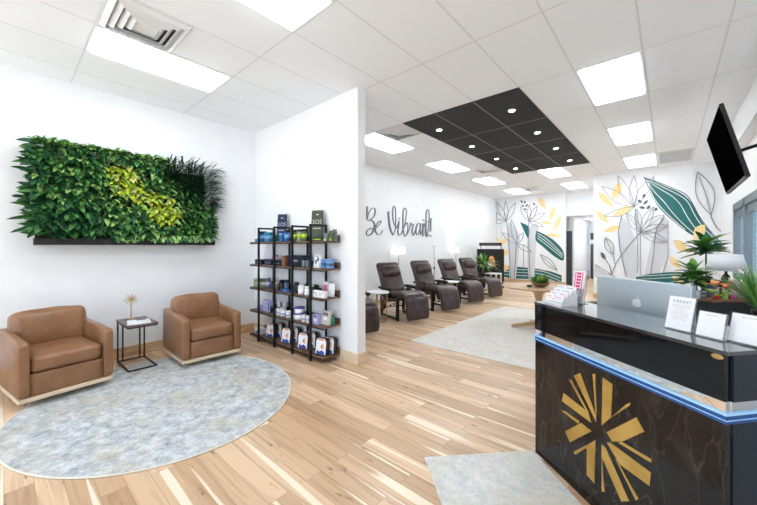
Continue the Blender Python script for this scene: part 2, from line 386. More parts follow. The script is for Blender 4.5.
# glazed grey framed door set in the right wall
w=MB()
for x in (5.2,6.5,7.7,8.83): w.box((x,YR-.12,0),(x+.12,YR+.012,2.24))
w.box((5.2,YR-.12,2.12),(8.95,YR+.012,2.24)).box((5.2,YR-.12,0),(8.95,YR+.012,.12)).box((5.2,YR-.09,2.0),(8.95,YR-.02,2.12))
gw=struct('window_1', w, 'frame_grey')
MB().box((5.3,YR-.075,.12),(8.85,YR-.065,2.12)).build('glass_pane','teal_glass',gw)
lf=MB()
for k in range(9):
    cx=5.35+k*.19; cz=1.25+.35*math.sin(k*1.7)
    for q in range(5):
        a=PI/2+(q-2)*.5; L=.24
        tipx,tipz=cx+math.cos(a)*L,cz+math.sin(a)*L
        nx,nz=-math.sin(a)*.035,math.cos(a)*.035
        mxp,mzp=(cx+tipx)/2,(cz+tipz)/2
        lf.prism([(cx,cz),(mxp+nx,mzp+nz),(tipx,tipz),(mxp-nx,mzp-nz)], lambda x,y,d: (x,YR-.064+d,y), .001)
lf.build('frosted_leaves','mwhite',gw)
# corridor doors
d=struct('door_1', MB().box((14.02,2.72,0),(14.06,3.5,2.03)), 'door_dark'); d.location=(0,0,0)
MB().tube([(14.0,2.79,1.0),(13.97,2.79,1.0),(13.97,2.87,1.0)],.009).build('door_handle','chrome',d)
d=struct('door_2', MB().box((17.36,2.10,0.0),(17.40,2.64,1.55)).box((17.36,2.10,1.75),(17.40,2.64,2.05)).box((17.365,2.10,1.55),(17.395,2.64,1.75),'white'), 'door_dark')
d.data.materials.clear(); d.data.materials.append(M['door_dark']); d.data.materials.append(M['white'])
for p in d.data.polygons: p.material_index = 1 if 1.55<=p.center.z<=1.75 and abs(p.center.z-1.65)<.101 and p.index>=12 else 0
# ------------------------------------------------------------------ ceiling fixtures
def cell(i,j): return (X0+i*TP, YY0+j*TQ)
lights=[((-3,4),'long ceiling light panel nearest the left wall beside the big air diffuser'),((-3,1),'bright ceiling light panel cut off by the top edge of the view'),
 ((0,-2),'large square-looking ceiling light panel right of the near end of the black panel'),((2,-2),'middle one of the three right-hand ceiling light panels'),((4,-2),'farthest of the three right-hand ceiling light panels, beside the return grille'),
 ((4,1),'ceiling light panel touching the far end of the black ceiling panel'),((0,4),'ceiling light panel beside the top of the white partition wall'),((2,4),'second ceiling light panel beyond the partition along the lettered wall'),
 ((4,4),'third ceiling light panel along the lettered wall, before the far grille'),((6,1),'small far ceiling light panel just before the first leafy mural, right one'),((6,4),'small far ceiling light panel just before the first leafy mural, left one')]
for (i,j),lab in lights:
    x,y=cell(i,j)
    t=thing('ceiling_light',lab,'ceiling light',(x+TP/2,y+TQ/2,HC),0,'recessed ceiling light panels')
    hx,hy=TP/2-.012,TQ/2-.012
    fr=MB()
    for a,b in (((-hx,-hy,-.012),(hx,-hy+.022,0)),((-hx,hy-.022,-.012),(hx,hy,0)),((-hx,-hy+.022,-.012),(-hx+.022,hy-.022,0)),((hx-.022,-hy+.022,-.012),(hx,hy-.022,0))): fr.box(a,b)
    fr.build('frame','metal_white',t)
    MB().box((-hx+.022,-hy+.022,-.028),(hx-.022,hy-.022,-.001),bev=.012,seg=1).build('diffuser','troffer',t)
t=thing('ceiling_light','added unseen ceiling light panel brightening the passage between the two murals','ceiling light',(15.6,2.15,2.55),0,'recessed ceiling light panels')  # added lamp, hidden behind the header, put in to brighten the corridor
MB().box((-.6,-.3,-.012),(.6,.3,0)).build('frame','metal_white',t); MB().box((-.57,-.27,-.016),(.57,.27,-.012)).build('diffuser','troffer',t)
# black panel
px0,py0=cell(0,0); px1,py1=cell(4,3)
t=thing('ceiling_panel','black ceiling panel of twelve dark tiles with round spotlights','ceiling panel',((px0+px1)/2,(py0+py1)/2,HC))
ox,oy=t.location.x,t.location.y
MB().box((px0-ox,py0-oy,-.012),(px1-ox,py1-oy,0)).build('tile_field','black_tile',t)
g=MB()
for j in (1,2): g.box((px0-ox,YY0+j*TQ-oy-.008,-.016),(px1-ox,YY0+j*TQ-oy+.008,-.012))
for i in (1,2,3): g.box((X0+i*TP-ox-.005,py0-oy,-.0155),(X0+i*TP-ox+.005,py1-oy,-.012))
g.build('grid_bars','grey_grid',t)
sl=['nearest','second','third','farthest']
for j,side in ((0,'right-hand'),(2,'left-hand')):
    for i in range(4):
        x,y=cell(i+.5,j+.5)
        s_=thing('ceiling_spotlight','%s round spotlight in the %s row of the black ceiling panel'%(sl[i],side),'spotlight',(x,y,HC-.012),0,'spotlights in the black ceiling panel')
        MB().lathe([(.050,0),(.055,-.002),(.055,-.008),(.050,-.010)],n=20).build('trim_ring','metal_white',s_)
        MB().lathe([(.042,-.0101),(.040,-.016),(.02,-.019)],n=20).build('lens','spot',s_)
# diffusers
def diffuser(i,j,lab,w=.60):
    x,y=cell(i,j); t=thing('air_diffuser',lab,'air vent',(x+w/2,y+w/2,HC),0)
    h=w/2-.005
    MB().box((-h,-h,-.004),(h,h,0)).build('face_plate','metal_white',t)
    MB().box((-h*.72,-h*.72,-.0045),(h*.72,h*.72,-.004)).build('dark_throat','dark_grey',t)
    for k,q in enumerate((.96,.78,.60,.43)):
        a=h*q; b=h*(q-.13); mb=MB()
        z0,z1=-.006-.004*k,-.030-.006*k
        for (p,r_) in ((( -1,-1),(1,-1)),((1,-1),(1,1)),((1,1),(-1,1)),((-1,1),(-1,-1))):
            vs=[(p[0]*a,p[1]*a,z0),(r_[0]*a,r_[1]*a,z0),(r_[0]*b,r_[1]*b,z1),(p[0]*b,p[1]*b,z1),(p[0]*a,p[1]*a,z0-.004),(r_[0]*a,r_[1]*a,z0-.004),(r_[0]*b,r_[1]*b,z1-.004),(p[0]*b,p[1]*b,z1-.004)]
            mb.add(vs,[(0,1,2,3),(7,6,5,4),(0,4,5,1),(1,5,6,2),(2,6,7,3),(3,7,4,0)])
        mb.build('louvre_ring','metal_white',t)
    MB().box((-h*.30,-h*.30,-.040),(h*.30,h*.30,-.034)).build('center_plate','metal_white',t)
diffuser(-3,3,'big square white air diffuser beside the long left ceiling light')
diffuser(0,3,'white air diffuser at the near left corner of the black ceiling panel')
diffuser(3,3,'white air diffuser at the far left corner of the black ceiling panel')
diffuser(6,3,'smallest white air diffuser near the far left mural')
x,y=cell(4,-3)
t=thing('return_grille','grey slatted return air grille beside the far right ceiling light','air vent',(x+TP/2,y+TQ/2,HC))
hx,hy=TP/2-.01,TQ/2-.01
g=MB().box((-hx,-hy,-.012),(hx,-hy+.03,0)).box((-hx,hy-.03,-.012),(hx,hy,0)).box((-hx,-hy+.03,-.012),(-hx+.03,hy-.03,0)).box((hx-.03,-hy+.03,-.012),(hx,hy-.03,0)).box((-.02,-hy+.03,-.012),(.02,hy-.03,0))
g.build('frame','metal_white',t)
g=MB()
for k in range(34):
    xx=-hx+.04+k*(2*hx-.08)/33
    g.box((xx,-hy+.03,-.010),(xx+.012,hy-.03,-.004))
g.build('slats','metal_white',t)
MB().box((-hx+.03,-hy+.03,-.003),(hx-.03,hy-.03,-.001)).build('backing','dark_grey',t)
# ------------------------------------------------------------------ mural painting helpers
def wall_x(X): return lambda u,v,d: (lambda p:(X-d,p[1],p[2]))(on_x(u,v,X))
class Mural:
    def __init__(s,X): s.X=X; s.mb=MB(); s.lay=0
    def p3(s,u,v): p=on_x(u,v,s.X); return (min(p[1],YW-.012),p[2])
    def poly(s,pts,m,curve=True,n=5):
        pts=[Vector((*p,0)) for p in pts]
        if curve:
            q=spline(pts+[pts[0]],n)[:-1]
        else: q=pts
        base=.001+.0004*s.lay; s.lay+=1
        poly=[s.p3(p.x,p.y) for p in q]
        # triangulate for concave outlines
        from mathutils.geometry import tessellate_polygon
        tris=tessellate_polygon([[Vector((a,b,0)) for a,b in poly]])
        N=len(poly)
        vs=[(s.X-base,a,b) for a,b in poly]
        vs+=[(s.X-.0001,a,b) for a,b in poly]
        fs=[tuple(t) for t in tris]+[(k,k+N,(k+1)%N+N,(k+1)%N) for k in range(N)]
        s.mb.add(vs,fs,m)
    def leaf(s,a,b,wd,m,bend=0,n=10,sharp=1.0):
        a=Vector(a); b=Vector(b); d=b-a; nrm=Vector((-d.y,d.x)).normalized()
        wd=wd*1.1; sharp=1.3
        up=[];dn=[]
        for k in range(n+1):
            t=k/n; w=wd*math.sin(PI*t**.85)**sharp; c=a+d*t+nrm*bend*math.sin(PI*t)
            up.append(c+nrm*w); dn.append(c-nrm*w)
        s.poly([tuple(p) for p in up]+[tuple(p) for p in dn[::-1][1:-1]],m,False)
    def line(s,pts,m='mline',w=.009,curve=True,n=6):
        q=spline([Vector((*p,0)) for p in pts],n) if curve and len(pts)>2 else [Vector((*p,0)) for p in pts]
        P=[Vector(s.p3(p.x,p.y)) for p in q]; base=.001+.0004*s.lay; s.lay+=1
        vs=[]; fs=[]
        for i,p in enumerate(P):
            d=(P[min(i+1,len(P)-1)]-P[max(i-1,0)]); d=d.normalized() if d.length>0 else Vector((1,0)); nn=Vector((-d.y,d.x))*w/2
            a,b=p+nn,p-nn
            vs+=[(s.X-base,a.x,a.y),(s.X-base,b.x,b.y),(s.X-.0001,a.x,a.y),(s.X-.0001,b.x,b.y)]
        for i in range(len(P)-1):
            k=4*i; fs+=[(k,k+1,k+5,k+4),(k,k+4,k+6,k+2),(k+1,k+3,k+7,k+5)]
        fs+=[(0,2,3,1),(len(vs)-4,len(vs)-3,len(vs)-1,len(vs)-2)]
        s.mb.add(vs,fs,m)
    def outleaf(s,a,b,wd,m='mline',w=.009,mid=True,bend=0):
        a=Vector(a); b=Vector(b); d=b-a; nrm=Vector((-d.y,d.x)).normalized()
        for sg in (1,-1):
            s.line([tuple(a+d*t+nrm*(sg*wd*math.sin(PI*t)+bend*math.sin(PI*t))) for t in (0,.15,.35,.55,.8,1)],m,w)
        if mid: s.line([tuple(a+d*t+nrm*bend*math.sin(PI*t)) for t in (0,.3,.6,.9)],m,w*.7)
# ---- right (nearer) mural: pixel outlines from the photograph laid on the wall plane
m=Mural(XM-.0)
z1=lambda x,y:(590+x/7.54,165+y/7.54)
z2=lambda x,y:(590+x/7.54,220+y/7.54)
z3=lambda x,y:(590+x/4.04,165+y/4.04)
z4=lambda x,y:(667+x/8.41,160+y/8.41)
# grey stems / blades
m.poly([z3(125,210),z3(150,230),z3(180,300),z3(190,370),z3(185,452),z3(150,452),z3(128,380),z3(118,300)],'mgrey')
m.poly([z3(262,270),z3(300,205),z3(315,260),z3(312,340),z3(290,420),z3(265,462),z3(222,462),z3(232,380)],'mgrey')
m.poly([z3(20,400),z3(50,425),z3(80,452),z3(20,452)],'mgrey')
# green ground leaves
m.poly([z3(185,452),z3(240,440),z3(330,432),z3(400,436),z3(400,475),z3(185,475)],'mgreen',False)
# the big green leaf
big=[z3(219,52),z3(260,66),z3(310,88),z3(360,110),z3(400,140),z3(425,180),z3(450,225),z3(480,265),z3(515,305),z3(535,325),z3(535,350),z3(490,335),z3(440,300),z3(390,270),z3(340,230),z3(300,195),z3(270,160),z3(245,115)]
m.poly(big,'mgreen',True,3)
for ln in ([(225,58),(280,95),(330,125),(365,160),(400,220),(440,270),(500,320)],[(228,62),(262,110),(300,150),(340,200),(390,250),(450,300)],[(240,62),(300,92),(360,122),(395,150),(425,205),(460,255),(525,318)],[(232,70),(262,140),(320,205),(385,262)]):
    m.line([z3(*p) for p in ln],'mwhite',.015)
m.line([z3(*p) for p in [(216,50),(270,68),(330,92),(385,118),(412,152),(440,205),(480,260),(532,318)]],'mgreen2',.016)
for y in (446,458): m.line([z3(190,y+4),z3(260,y),z3(340,y-4),z3(398,y-3)],'mwhite',.012)
# gold leaves
for a,b,wd in ((z1(235,130),z1(170,262),4.2),(z1(60,205),z1(180,322),3.0),(z1(50,345),z1(145,445),2.6),(z1(320,310),z1(165,390),3.2),(z1(235,460),z1(100,505),2.6),(z2(630,150),z2(750,250),4.0),(z2(600,275),z2(690,375),3.0),(z2(615,425),z2(720,475),2.4),(z3(465,240),z3(415,305),5.0)):
    m.leaf(a,b,wd,'gold2')
# slate leaflets
for a,b in ((z1(415,215),z1(398,255)),(z1(360,265),z1(395,285)),(z1(438,265),z1(400,300)),(z1(370,318),z1(420,325)),(z1(455,305),z1(425,335)),(z1(510,325),z1(485,345))): m.leaf(a,b,1.3,'mslate')
m.leaf(z2(80,240),z2(122,305),1.7,'mslate')
# outlined flowers
c1=z1(335,315)
for tip,wd in ((z1(90,160),5.0),(z1(212,80),4.6),(z1(335,80),4.0),(z1(485,88),4.4),(z1(105,385),3.4)): m.outleaf(c1,tip,wd,mid=False,w=.010,bend=-1.2)
c2=z2(380,92)
for tip,wd in ((z1(275,365),4.0),(z1(350,330),3.5),(z1(480,315),4.5),(z1(560,375),5.0),(z2(585,40),4.0),(z2(580,165),4.6)): m.outleaf(c2,tip,wd,mid=True,w=.009)
m.line([c2,z2(300,185),z2(200,320),z2(165,415)],'mline',.016); m.line([c2,z2(380,250),z2(380,420)],'mline',.012)
m.line([z1(240,380),z2(215,100),z2(240,280),z2(275,430)],'mline',.014); m.line([z1(560,400),z2(500,80),z2(480,250),z2(450,450)],'mline',.014)
m.line([z2(585,0),z2(588,250),z2(550,400)],'mline',.010); m.line([z1(340,330),z1(350,440),z2(360,300),z2(355,400)],'mline',.010)
m.outleaf(z2(175,260),z2(115,130),4.2,w=.012); m.line([z2(175,260),z2(188,330)],'mline',.012)
m.line([z2(122,305),z2(150,350),z2(165,410)],'mline',.014)
m.outleaf(z4(370,462),z4(256,104),9.0,w=.013,bend=1.0); m.line([z4(370,462),z3(492,215),z3(510,250),z3(532,272)],'mline',.018)
m.line([z3(20,400),z3(60,425),z3(100,452)],'mline',.010)
tag(m.mb.build('leaf_mural',None,recalc=False),'leafy mural with one big green leaf on the nearer white wall behind the silver computer','wall painting')
# ---- left (far) mural
m=Mural(XB)
w1=lambda x,y:(485+x/12.62,190+y/12.62)
w2=lambda x,y:(485+x/7.767,225+y/7.767)
w3=lambda x,y:(530+x/8.41,190+y/8.41)
w4=lambda x,y:(480+x/4.04,185+y/4.04)
m.poly([w4(80,325),w4(150,330),w4(230,338),w4(290,350),w4(330,365),w4(330,408),w4(280,385),w4(200,380),w4(120,378),w4(80,366)],'mgreen',False)
for k in (0,1,2): m.line([w4(85,336+k*12),w4(170,342+k*12),w4(250,348+k*12),w4(325,376+k*12)],'mwhite',.02)
m.poly([w4(116,150),w4(140,170),w4(160,215),w4(150,330),w4(140,400),w4(122,400),w4(116,300),w4(110,215)],'mgrey')
m.poly([w4(205,165),w4(235,160),w4(225,260),w4(216,400),w4(200,400),w4(190,260),w4(192,200)],'mgrey')
m.poly([w4(162,150),w4(190,162),w4(200,180),w4(195,215),w4(178,185)],'mgreen')
m.poly([w4(228,185),w4(262,200),w4(300,225),w4(335,265),w4(336,305),w4(300,288),w4(255,250),w4(225,222)],'mgreen')
for k in (0,1,2): m.line([w4(232,195+k*9),w4(262,212+k*12),w4(300,245+k*11),w4(334,280+k*7)],'mwhite',.022)
for a,b,wd in ((w3(70,60),w3(135,165),2.6),(w3(210,140),w3(165,260),2.2),(w3(262,215),w3(200,345),2.2),(w3(90,262),w3(185,285),1.5),(w3(130,375),w3(275,385),1.8),
    (w4(42,165),w4(60,195),1.6),(w4(50,208),w4(85,232),1.6),(w4(112,215),w4(82,245),2.0),(w4(118,262),w4(82,290),2.4),(w4(116,322),w4(84,350),2.8)): m.leaf(a,b,wd,'gold2')
m.line([w4(85,170),w4(88,260),w4(84,350)],'gold2',.02)
for a,b in ((w1(450,130),w1(478,165)),(w1(510,135),w1(495,175)),(w1(460,198),w1(500,205)),(w1(540,180),w1(515,215)),(w1(490,240),w1(530,245)),(w1(615,160),w1(625,200))): m.leaf(a,b,.8,'mslate')
ca=w1(270,395)
for tip,wd in ((w1(60,275),2.4),(w1(150,155),2.4),(w1(262,140),2.0),(w1(385,160),2.4),(w1(55,400),2.2)): m.outleaf(ca,tip,wd,w=.016,mid=False)
cb=w1(555,400)
for tip,wd in ((w1(450,215),2.2),(w1(560,190),2.0),(w1(660,200),2.2),(w1(755,290),2.2),(w1(740,460),2.0)): m.outleaf(cb,tip,wd,w=.014,mid=False)
cc=w2(245,145)
for tip,wd in ((w2(135,60),2.4),(w2(205,-40),2.4),(w2(300,60),2.2),(w2(360,210),2.4)): m.outleaf(cc,tip,wd,w=.016,mid=False)
m.line([cc,w2(235,300),w2(225,455)],'mline',.022); m.line([ca,w2(180,60),w2(195,300),w2(200,450)],'mline',.02); m.line([cb,w2(340,60),w2(345,300),w2(355,440)],'mline',.018)
m.line([w2(300,150),w2(300,455)],'mline',.012)
m.outleaf(w4(312,345),w4(243,280),3.0,w=.016)
tag(m.mb.build('leaf_mural',None,recalc=False),'leafy mural on the far white wall behind the wooden table and potted fern','wall painting')
# ------------------------------------------------------------------ wall lettering
q=lambda x,y:(360+x/9.19,195+y/9.19)
strokes={ 'B':[([(62,105),(62,160),(62,225)],.055),([(66,210),(80,160),(110,122),(135,130),(128,190),(95,225),(66,238)],.045),([(75,232),(110,238),(130,275),(115,340),(80,372),(58,362),(60,330),(90,305)],.06)],
 'e':[([(90,305),(130,312),(168,280),(190,250),(186,238),(165,250),(140,290),(140,335),(160,362),(185,358),(203,325)],.045)],
 'V':[([(258,152),(262,220),(275,310),(300,368)],.075),([(300,368),(320,320),(325,220),(322,130),(312,103),(298,130),(298,200),(310,260),(332,305)],.04)],
 'i':[([(332,305),(350,262),(355,240),(350,290),(345,340),(358,370),(375,355)],.055),([(360,212),(361,224)],.06)],
 'b':[([(375,355),(405,290),(420,200),(424,145),(412,120),(396,145),(392,240),(396,340),(412,380),(432,340),(438,285),(428,255),(410,280)],.05)],
 'r':[([(410,380),(430,360),(455,300),(462,258),(472,275),(488,268),(480,300),(476,340),(490,370)],.055)],
 'a':[([(490,370),(505,330),(525,270),(545,262),(528,265),(512,310),(515,355),(530,362),(548,310),(555,262),(550,320),(555,368)],.06)],
 'n':[([(555,368),(568,330),(575,262),(575,380),(580,300),(592,262),(598,300),(598,350),(605,378)],.06)],
 't':[([(605,378),(622,330),(632,230),(632,165),(620,135),(606,165),(604,250),(604,330),(614,382),(628,360)],.055),([(575,225),(590,238),(640,248),(655,215)],.045)],
 '!':[([(648,215),(646,300),(644,335)],.08),([(645,368),(645,382)],.09)]}
WT=thing('wall_lettering','grey handwritten lettering on the white wall above the brown recliners','wall lettering',(0,0,0))
c0=on_y(398,222,YW); WT.location=c0
for ch,ss in strokes.items():
    mb=MB()
    for pts,wd in ss:
        Q=[Vector(p) for p in [on_y(*q(*p),YW) for p in pts]]
        Q=spline(Q,6) if len(Q)>2 else Q
        vs=[];fs=[]
        N=len(Q)
        for i,p in enumerate(Q):
            d=Q[min(i+1,N-1)]-Q[max(i-1,0)]; d.y=0; d=d.normalized() if d.length>0 else Vector((1,0,0)); nn=Vector((-d.z,0,d.x))
            k=wd*(.5+.5*abs(d.z)**2)*(1.0 if d.z<0 else .62)*.85/2
            for dy in (-.003,-.02):
                for sg in (1,-1):
                    v=p+nn*k*sg-Vector(c0); vs.append((v.x,dy,v.z))
        for i in range(N-1):
            a=4*i; fs+=[(a,a+4,a+5,a+1),(a+2,a+3,a+7,a+6),(a,a+2,a+6,a+4),(a+1,a+5,a+7,a+3)]
        fs+=[(0,1,3,2),(4*N-4,4*N-2,4*N-1,4*N-3)]
        mb.add(vs,fs)
    mb.build('letter','lettering',WT)
# ------------------------------------------------------------------ rugs
def ellipse_rug(cx,cy,a,b,h):
    mb=MB(); n=96; vs=[];fs=[]
    for (k,z) in ((1.0,0.001),(1.0,h*.7),(.992,h)):
        for i in range(n): t=2*PI*i/n; vs.append((a*k*math.cos(t),b*k*math.sin(t),z))
    for r in range(2):
        for i in range(n): fs.append((r*n+i,r*n+(i+1)%n,(r+1)*n+(i+1)%n,(r+1)*n+i))
    fs.append(tuple(2*n+i for i in range(n))); fs.append(tuple(range(n))[::-1])
    o=mb.add(vs,fs,None,False).build('round_rug','rug_round',None,(cx,cy,0)); return o
R=ellipse_rug(1.08,3.72,1.13,1.25,.010)
tag(R,'large round pale blue grey distressed rug under the two tan armchairs','rug')
e=MB(); n=96
e.tube([(1.13*math.cos(2*PI*i/n),1.25*math.sin(2*PI*i/n),.006) for i in range(n+1)],.006,None,6,cap=False).build('bound_edge','cream',R)
hr=MB().box((-1.94,-1.25,0.001),(1.94,1.25,.010),bev=.003,seg=1).build('hall_rug','rug_hall',None,(6.09,1.76,0))
tag(hr,'pale cream rectangular rug in the middle of the hall under the wooden table','rug')
# desk frame of reference
DL=Vector((2.51,.717,0)); dd=Vector((-.628,-.778,0)).normalized(); dn=Vector((-.778,.628,0)).normalized()
DROT=math.atan2(dd.y,dd.x)   # local x runs along the front from the far left corner to the near corner; local -y ... inward = +y?
Mdesk=Matrix(((dd.x,-dn.x,0,DL.x),(dd.y,-dn.y,0,DL.y),(0,0,1,0),(0,0,0,1)))  # local y = into the desk
# rug before the desk
rr=Matrix(((-.682,.731,0,0),(-.731,-.682,0,0),(0,0,1,0),(0,0,0,1)))
# local x along the desk, local -y away from it
o=MB().box((0,-.79,.001),(1.9,0,.010),bev=.003,seg=1).build('desk_rug','rug_desk',None)
ang=math.atan2(-.731,-.682)
o.matrix_world=Matrix.Translation((2.507,.737,0))@Matrix.Rotation(ang,4,'Z')
tag(o,'small pale grey rug lying in front of the black reception desk','rug')
# ------------------------------------------------------------------ armchairs
def armchair(lab,loc,rz,w=.76,sd=0):
    t=thing('armchair',lab,'armchair',loc,rz,'tan leather armchairs')
    D=.80; aw=.095
    hw=w/2
    base=MB().rbox((0,D/2+.008,.195),(w-2*aw+.02,D-.02,.205),.012,n=6)
    base.build('seat_base','leather_tan',t)
    for s in (-1,1):
        # arm with top sloping a little up towards the back
        mb=MB().rbox((s*(hw-aw/2),D/2,.345),(aw,D,.49),.03,puff=(.006,.0,.006),n=9,wob=.004,seed=sd+s)
        o=mb.build('armrest','leather_tan',t)
        for v in o.data.vertices:
            if v.co.z>.45: v.co.z += .045*(v.co.y/D)
    MB().rbox((0,D-.06,.40),(w-2*aw+.02,.12,.58),.035,n=8).build('back_frame','leather_tan',t)
    mx=Matrix.Translation((0,.315,.385))@Matrix.Rotation(.03,4,'X')
    MB().rbox((0,0,0),(w-2*aw-.008,.60,.155),.038,puff=(.0,.012,.016),n=14,wob=.006,seed=sd,mx=mx).build('seat_cushion','leather_tan',t)
    mx=Matrix.Translation((0,.60,.605))@Matrix.Rotation(-.17,4,'X')
    MB().rbox((0,0,0),(w-2*aw+.05,.17,.38),.055,puff=(.012,.035,.012),n=14,wob=.009,seed=sd+3,mx=mx).build('back_cushion','leather_tan',t)
    MB().box((-hw+.01,.01,.055),(hw-.01,D-.01,.095),bev=.005,seg=1).build('wood_plinth','pale_wood',t)
    MB().lathe([(.25,.012),(.25,.02),(.06,.025),(.06,.055)],(0,D/2,0),n=24).build('swivel_base','black_metal',t)
    return t
armchair('tan leather armchair nearer the camera, left of the small side table',(.425,4.35,0.0115),math.radians(10),.715,1)
armchair('tan leather armchair between the side table and the product shelf',(1.745,4.295,0.0115),math.radians(-1),.715,9)
# ------------------------------------------------------------------ side table with ornament and magazine
t=thing('side_table','slim black metal C-shaped side table with dark wood top between armchairs','side table',(1.09,4.945,0.0112),math.radians(1))
TH=.535
MB().box((-.155,-.265,TH-.026),(.155,.265,TH),bev=.003,seg=1).build('table_top','grey_wood',t)
b=.0075
for x in (-.14,-.09,.09,.14):
    MB().box((x-b,.25-b,.0165),(x+b,.25+b,TH-.0385)).build('leg','black_metal',t)
MB().box((-.14-b,-.25-b,0),(-.14+b,.25+b,.016)).box((.14-b,-.25-b,0),(.14+b,.25+b,.016)).box((-.14+b,-.25-b,0),(.14-b,-.25+b,.016)).box((-.14+b,.25-b,0),(.14-b,.25+b,.016)).build('floor_frame','black_metal',t)
MB().box((-.148,-.258,TH-.038),(.148,.258,TH-.0262)).build('top_frame','black_metal',t)
t=thing('starburst_ornament','gold starburst ornament on a thin stem standing on the side table','ornament',(1.07,5.13,.5465),.3)
MB().lathe([(.035,0),(.035,.006),(.006,.010)],n=20).build('base','gold',t)
MB().tube([(0,0,.008),(0,0,.24)],.006).build('stem','gold',t)
mb=MB().lathe([(.004,.235),(.014,.24),(.018,.25),(.014,.26),(.004,.265)],n=14)
rnd=random.Random(4)
for k in range(34):
    zc=1-2*(k+.5)/34; r_=math.sqrt(1-zc*zc); ph=k*2.399
    d=Vector((r_*math.cos(ph),r_*math.sin(ph),zc)); L=.065+.03*rnd.random()
    mb.tube([Vector((0,0,.25))+d*.01,Vector((0,0,.25))+d*L],[.0035,.0016],n=5)
mb.build('starburst','gold',t)
t=thing('magazine','white open magazine lying on the side table','magazine',(1.09,4.86,.547),math.radians(80))
for s in (-1,1):
    mb=MB(); vs=[];N=8
    for i in range(N+1):
        x=s*.15*i/N; z=.003+.010*math.sin(PI*min(1,i/N*1.1))
        vs+=[(x,-.115,z),(x,.115,z),(x,-.115,0),(x,.115,0)]
    fs=[]
    for i in range(N): a=4*i; fs+=[(a,a+4,a+5,a+1),(a+2,a+3,a+7,a+6),(a,a+2,a+6,a+4),(a+1,a+5,a+7,a+3)]
    fs+=[(0,1,3,2),(4*N,4*N+2,4*N+3,4*N+1)]
    mb.add(vs,fs,None,True).build('page_block','offwhite',t)
MB().box((.03,-.07,.0135),(.10,.02,.0142)).build('printed_picture','slate2',t)
# ------------------------------------------------------------------ living wall
GX0,GX1,GZ0,GZ1=.22,2.15,1.485,2.71
t=thing('living_wall','lush green living wall of mixed foliage in a black tray on the left wall','living wall',((GX0+GX1)/2,YW,GZ0))
cx=(GX0+GX1)/2; W=GX1-GX0; Hh=GZ1-GZ0
MB().box((-W/2,-.19,0),(W/2,-.001,.012)).box((-W/2,-.19,.012),(W/2,-.178,.075)).box((-W/2,-.178,.012),(-W/2+.01,-.001,.075)).box((W/2-.01,-.178,.012),(W/2,-.001,.075)).build('planter_tray','black_metal',t)
MB().box((-W/2+.012,-.07,.014),(W/2-.11,-.002,Hh-.17)).build('backing_panel','soil',t)
def leafgeo(mb,p,d,nrm,L,wd,m,droop=.25):
    d=d.normalized(); sd=d.cross(nrm).normalized(); up=sd.cross(d).normalized()
    vs=[];K=5
    for i in range(K+1):
        s_=i/K; w=wd*math.sin(PI*min(.98,.08+.9*s_))**.8*(1 if s_<.98 else .05)
        c=p+d*L*s_-Vector((0,0,1))*droop*L*s_*s_
        vs+=[c-sd*w+up*w*.35,c,c+sd*w+up*w*.35]
    fs=[]
    for i in range(K): a=3*i; fs+=[(a,a+3,a+4,a+1),(a+1,a+4,a+5,a+2)]
    mb.add(vs,fs,m,True)
rnd=random.Random(11)
def gfrac(zx,zy):
    p=on_y(zx/3.024,110+zy/3.024,5.22); return ((p[0]-GX0)/W,(p[2]-GZ0)/Hh)
lime=[gfrac(*p) for p in ((370,195),(405,245),(440,262),(485,285),(495,320))]
def dseg(p):
    best=9
    for (a,b) in zip(lime[:-1],lime[1:]):
        ax,ay=a;bx,by=b; dx,dy=bx-ax,by-ay; s_=max(0,min(1,((p[0]-ax)*dx+(p[1]-ay)*dy)/(dx*dx+dy*dy)))
        best=min(best,math.hypot(p[0]-ax-s_*dx,(p[1]-ay-s_*dy)*.7))
    return best
beds={k:MB() for k in ('dark_blades','pothos_leaves','lime_leaves','variegated_leaves','grass_tuft','ivy_leaves')}
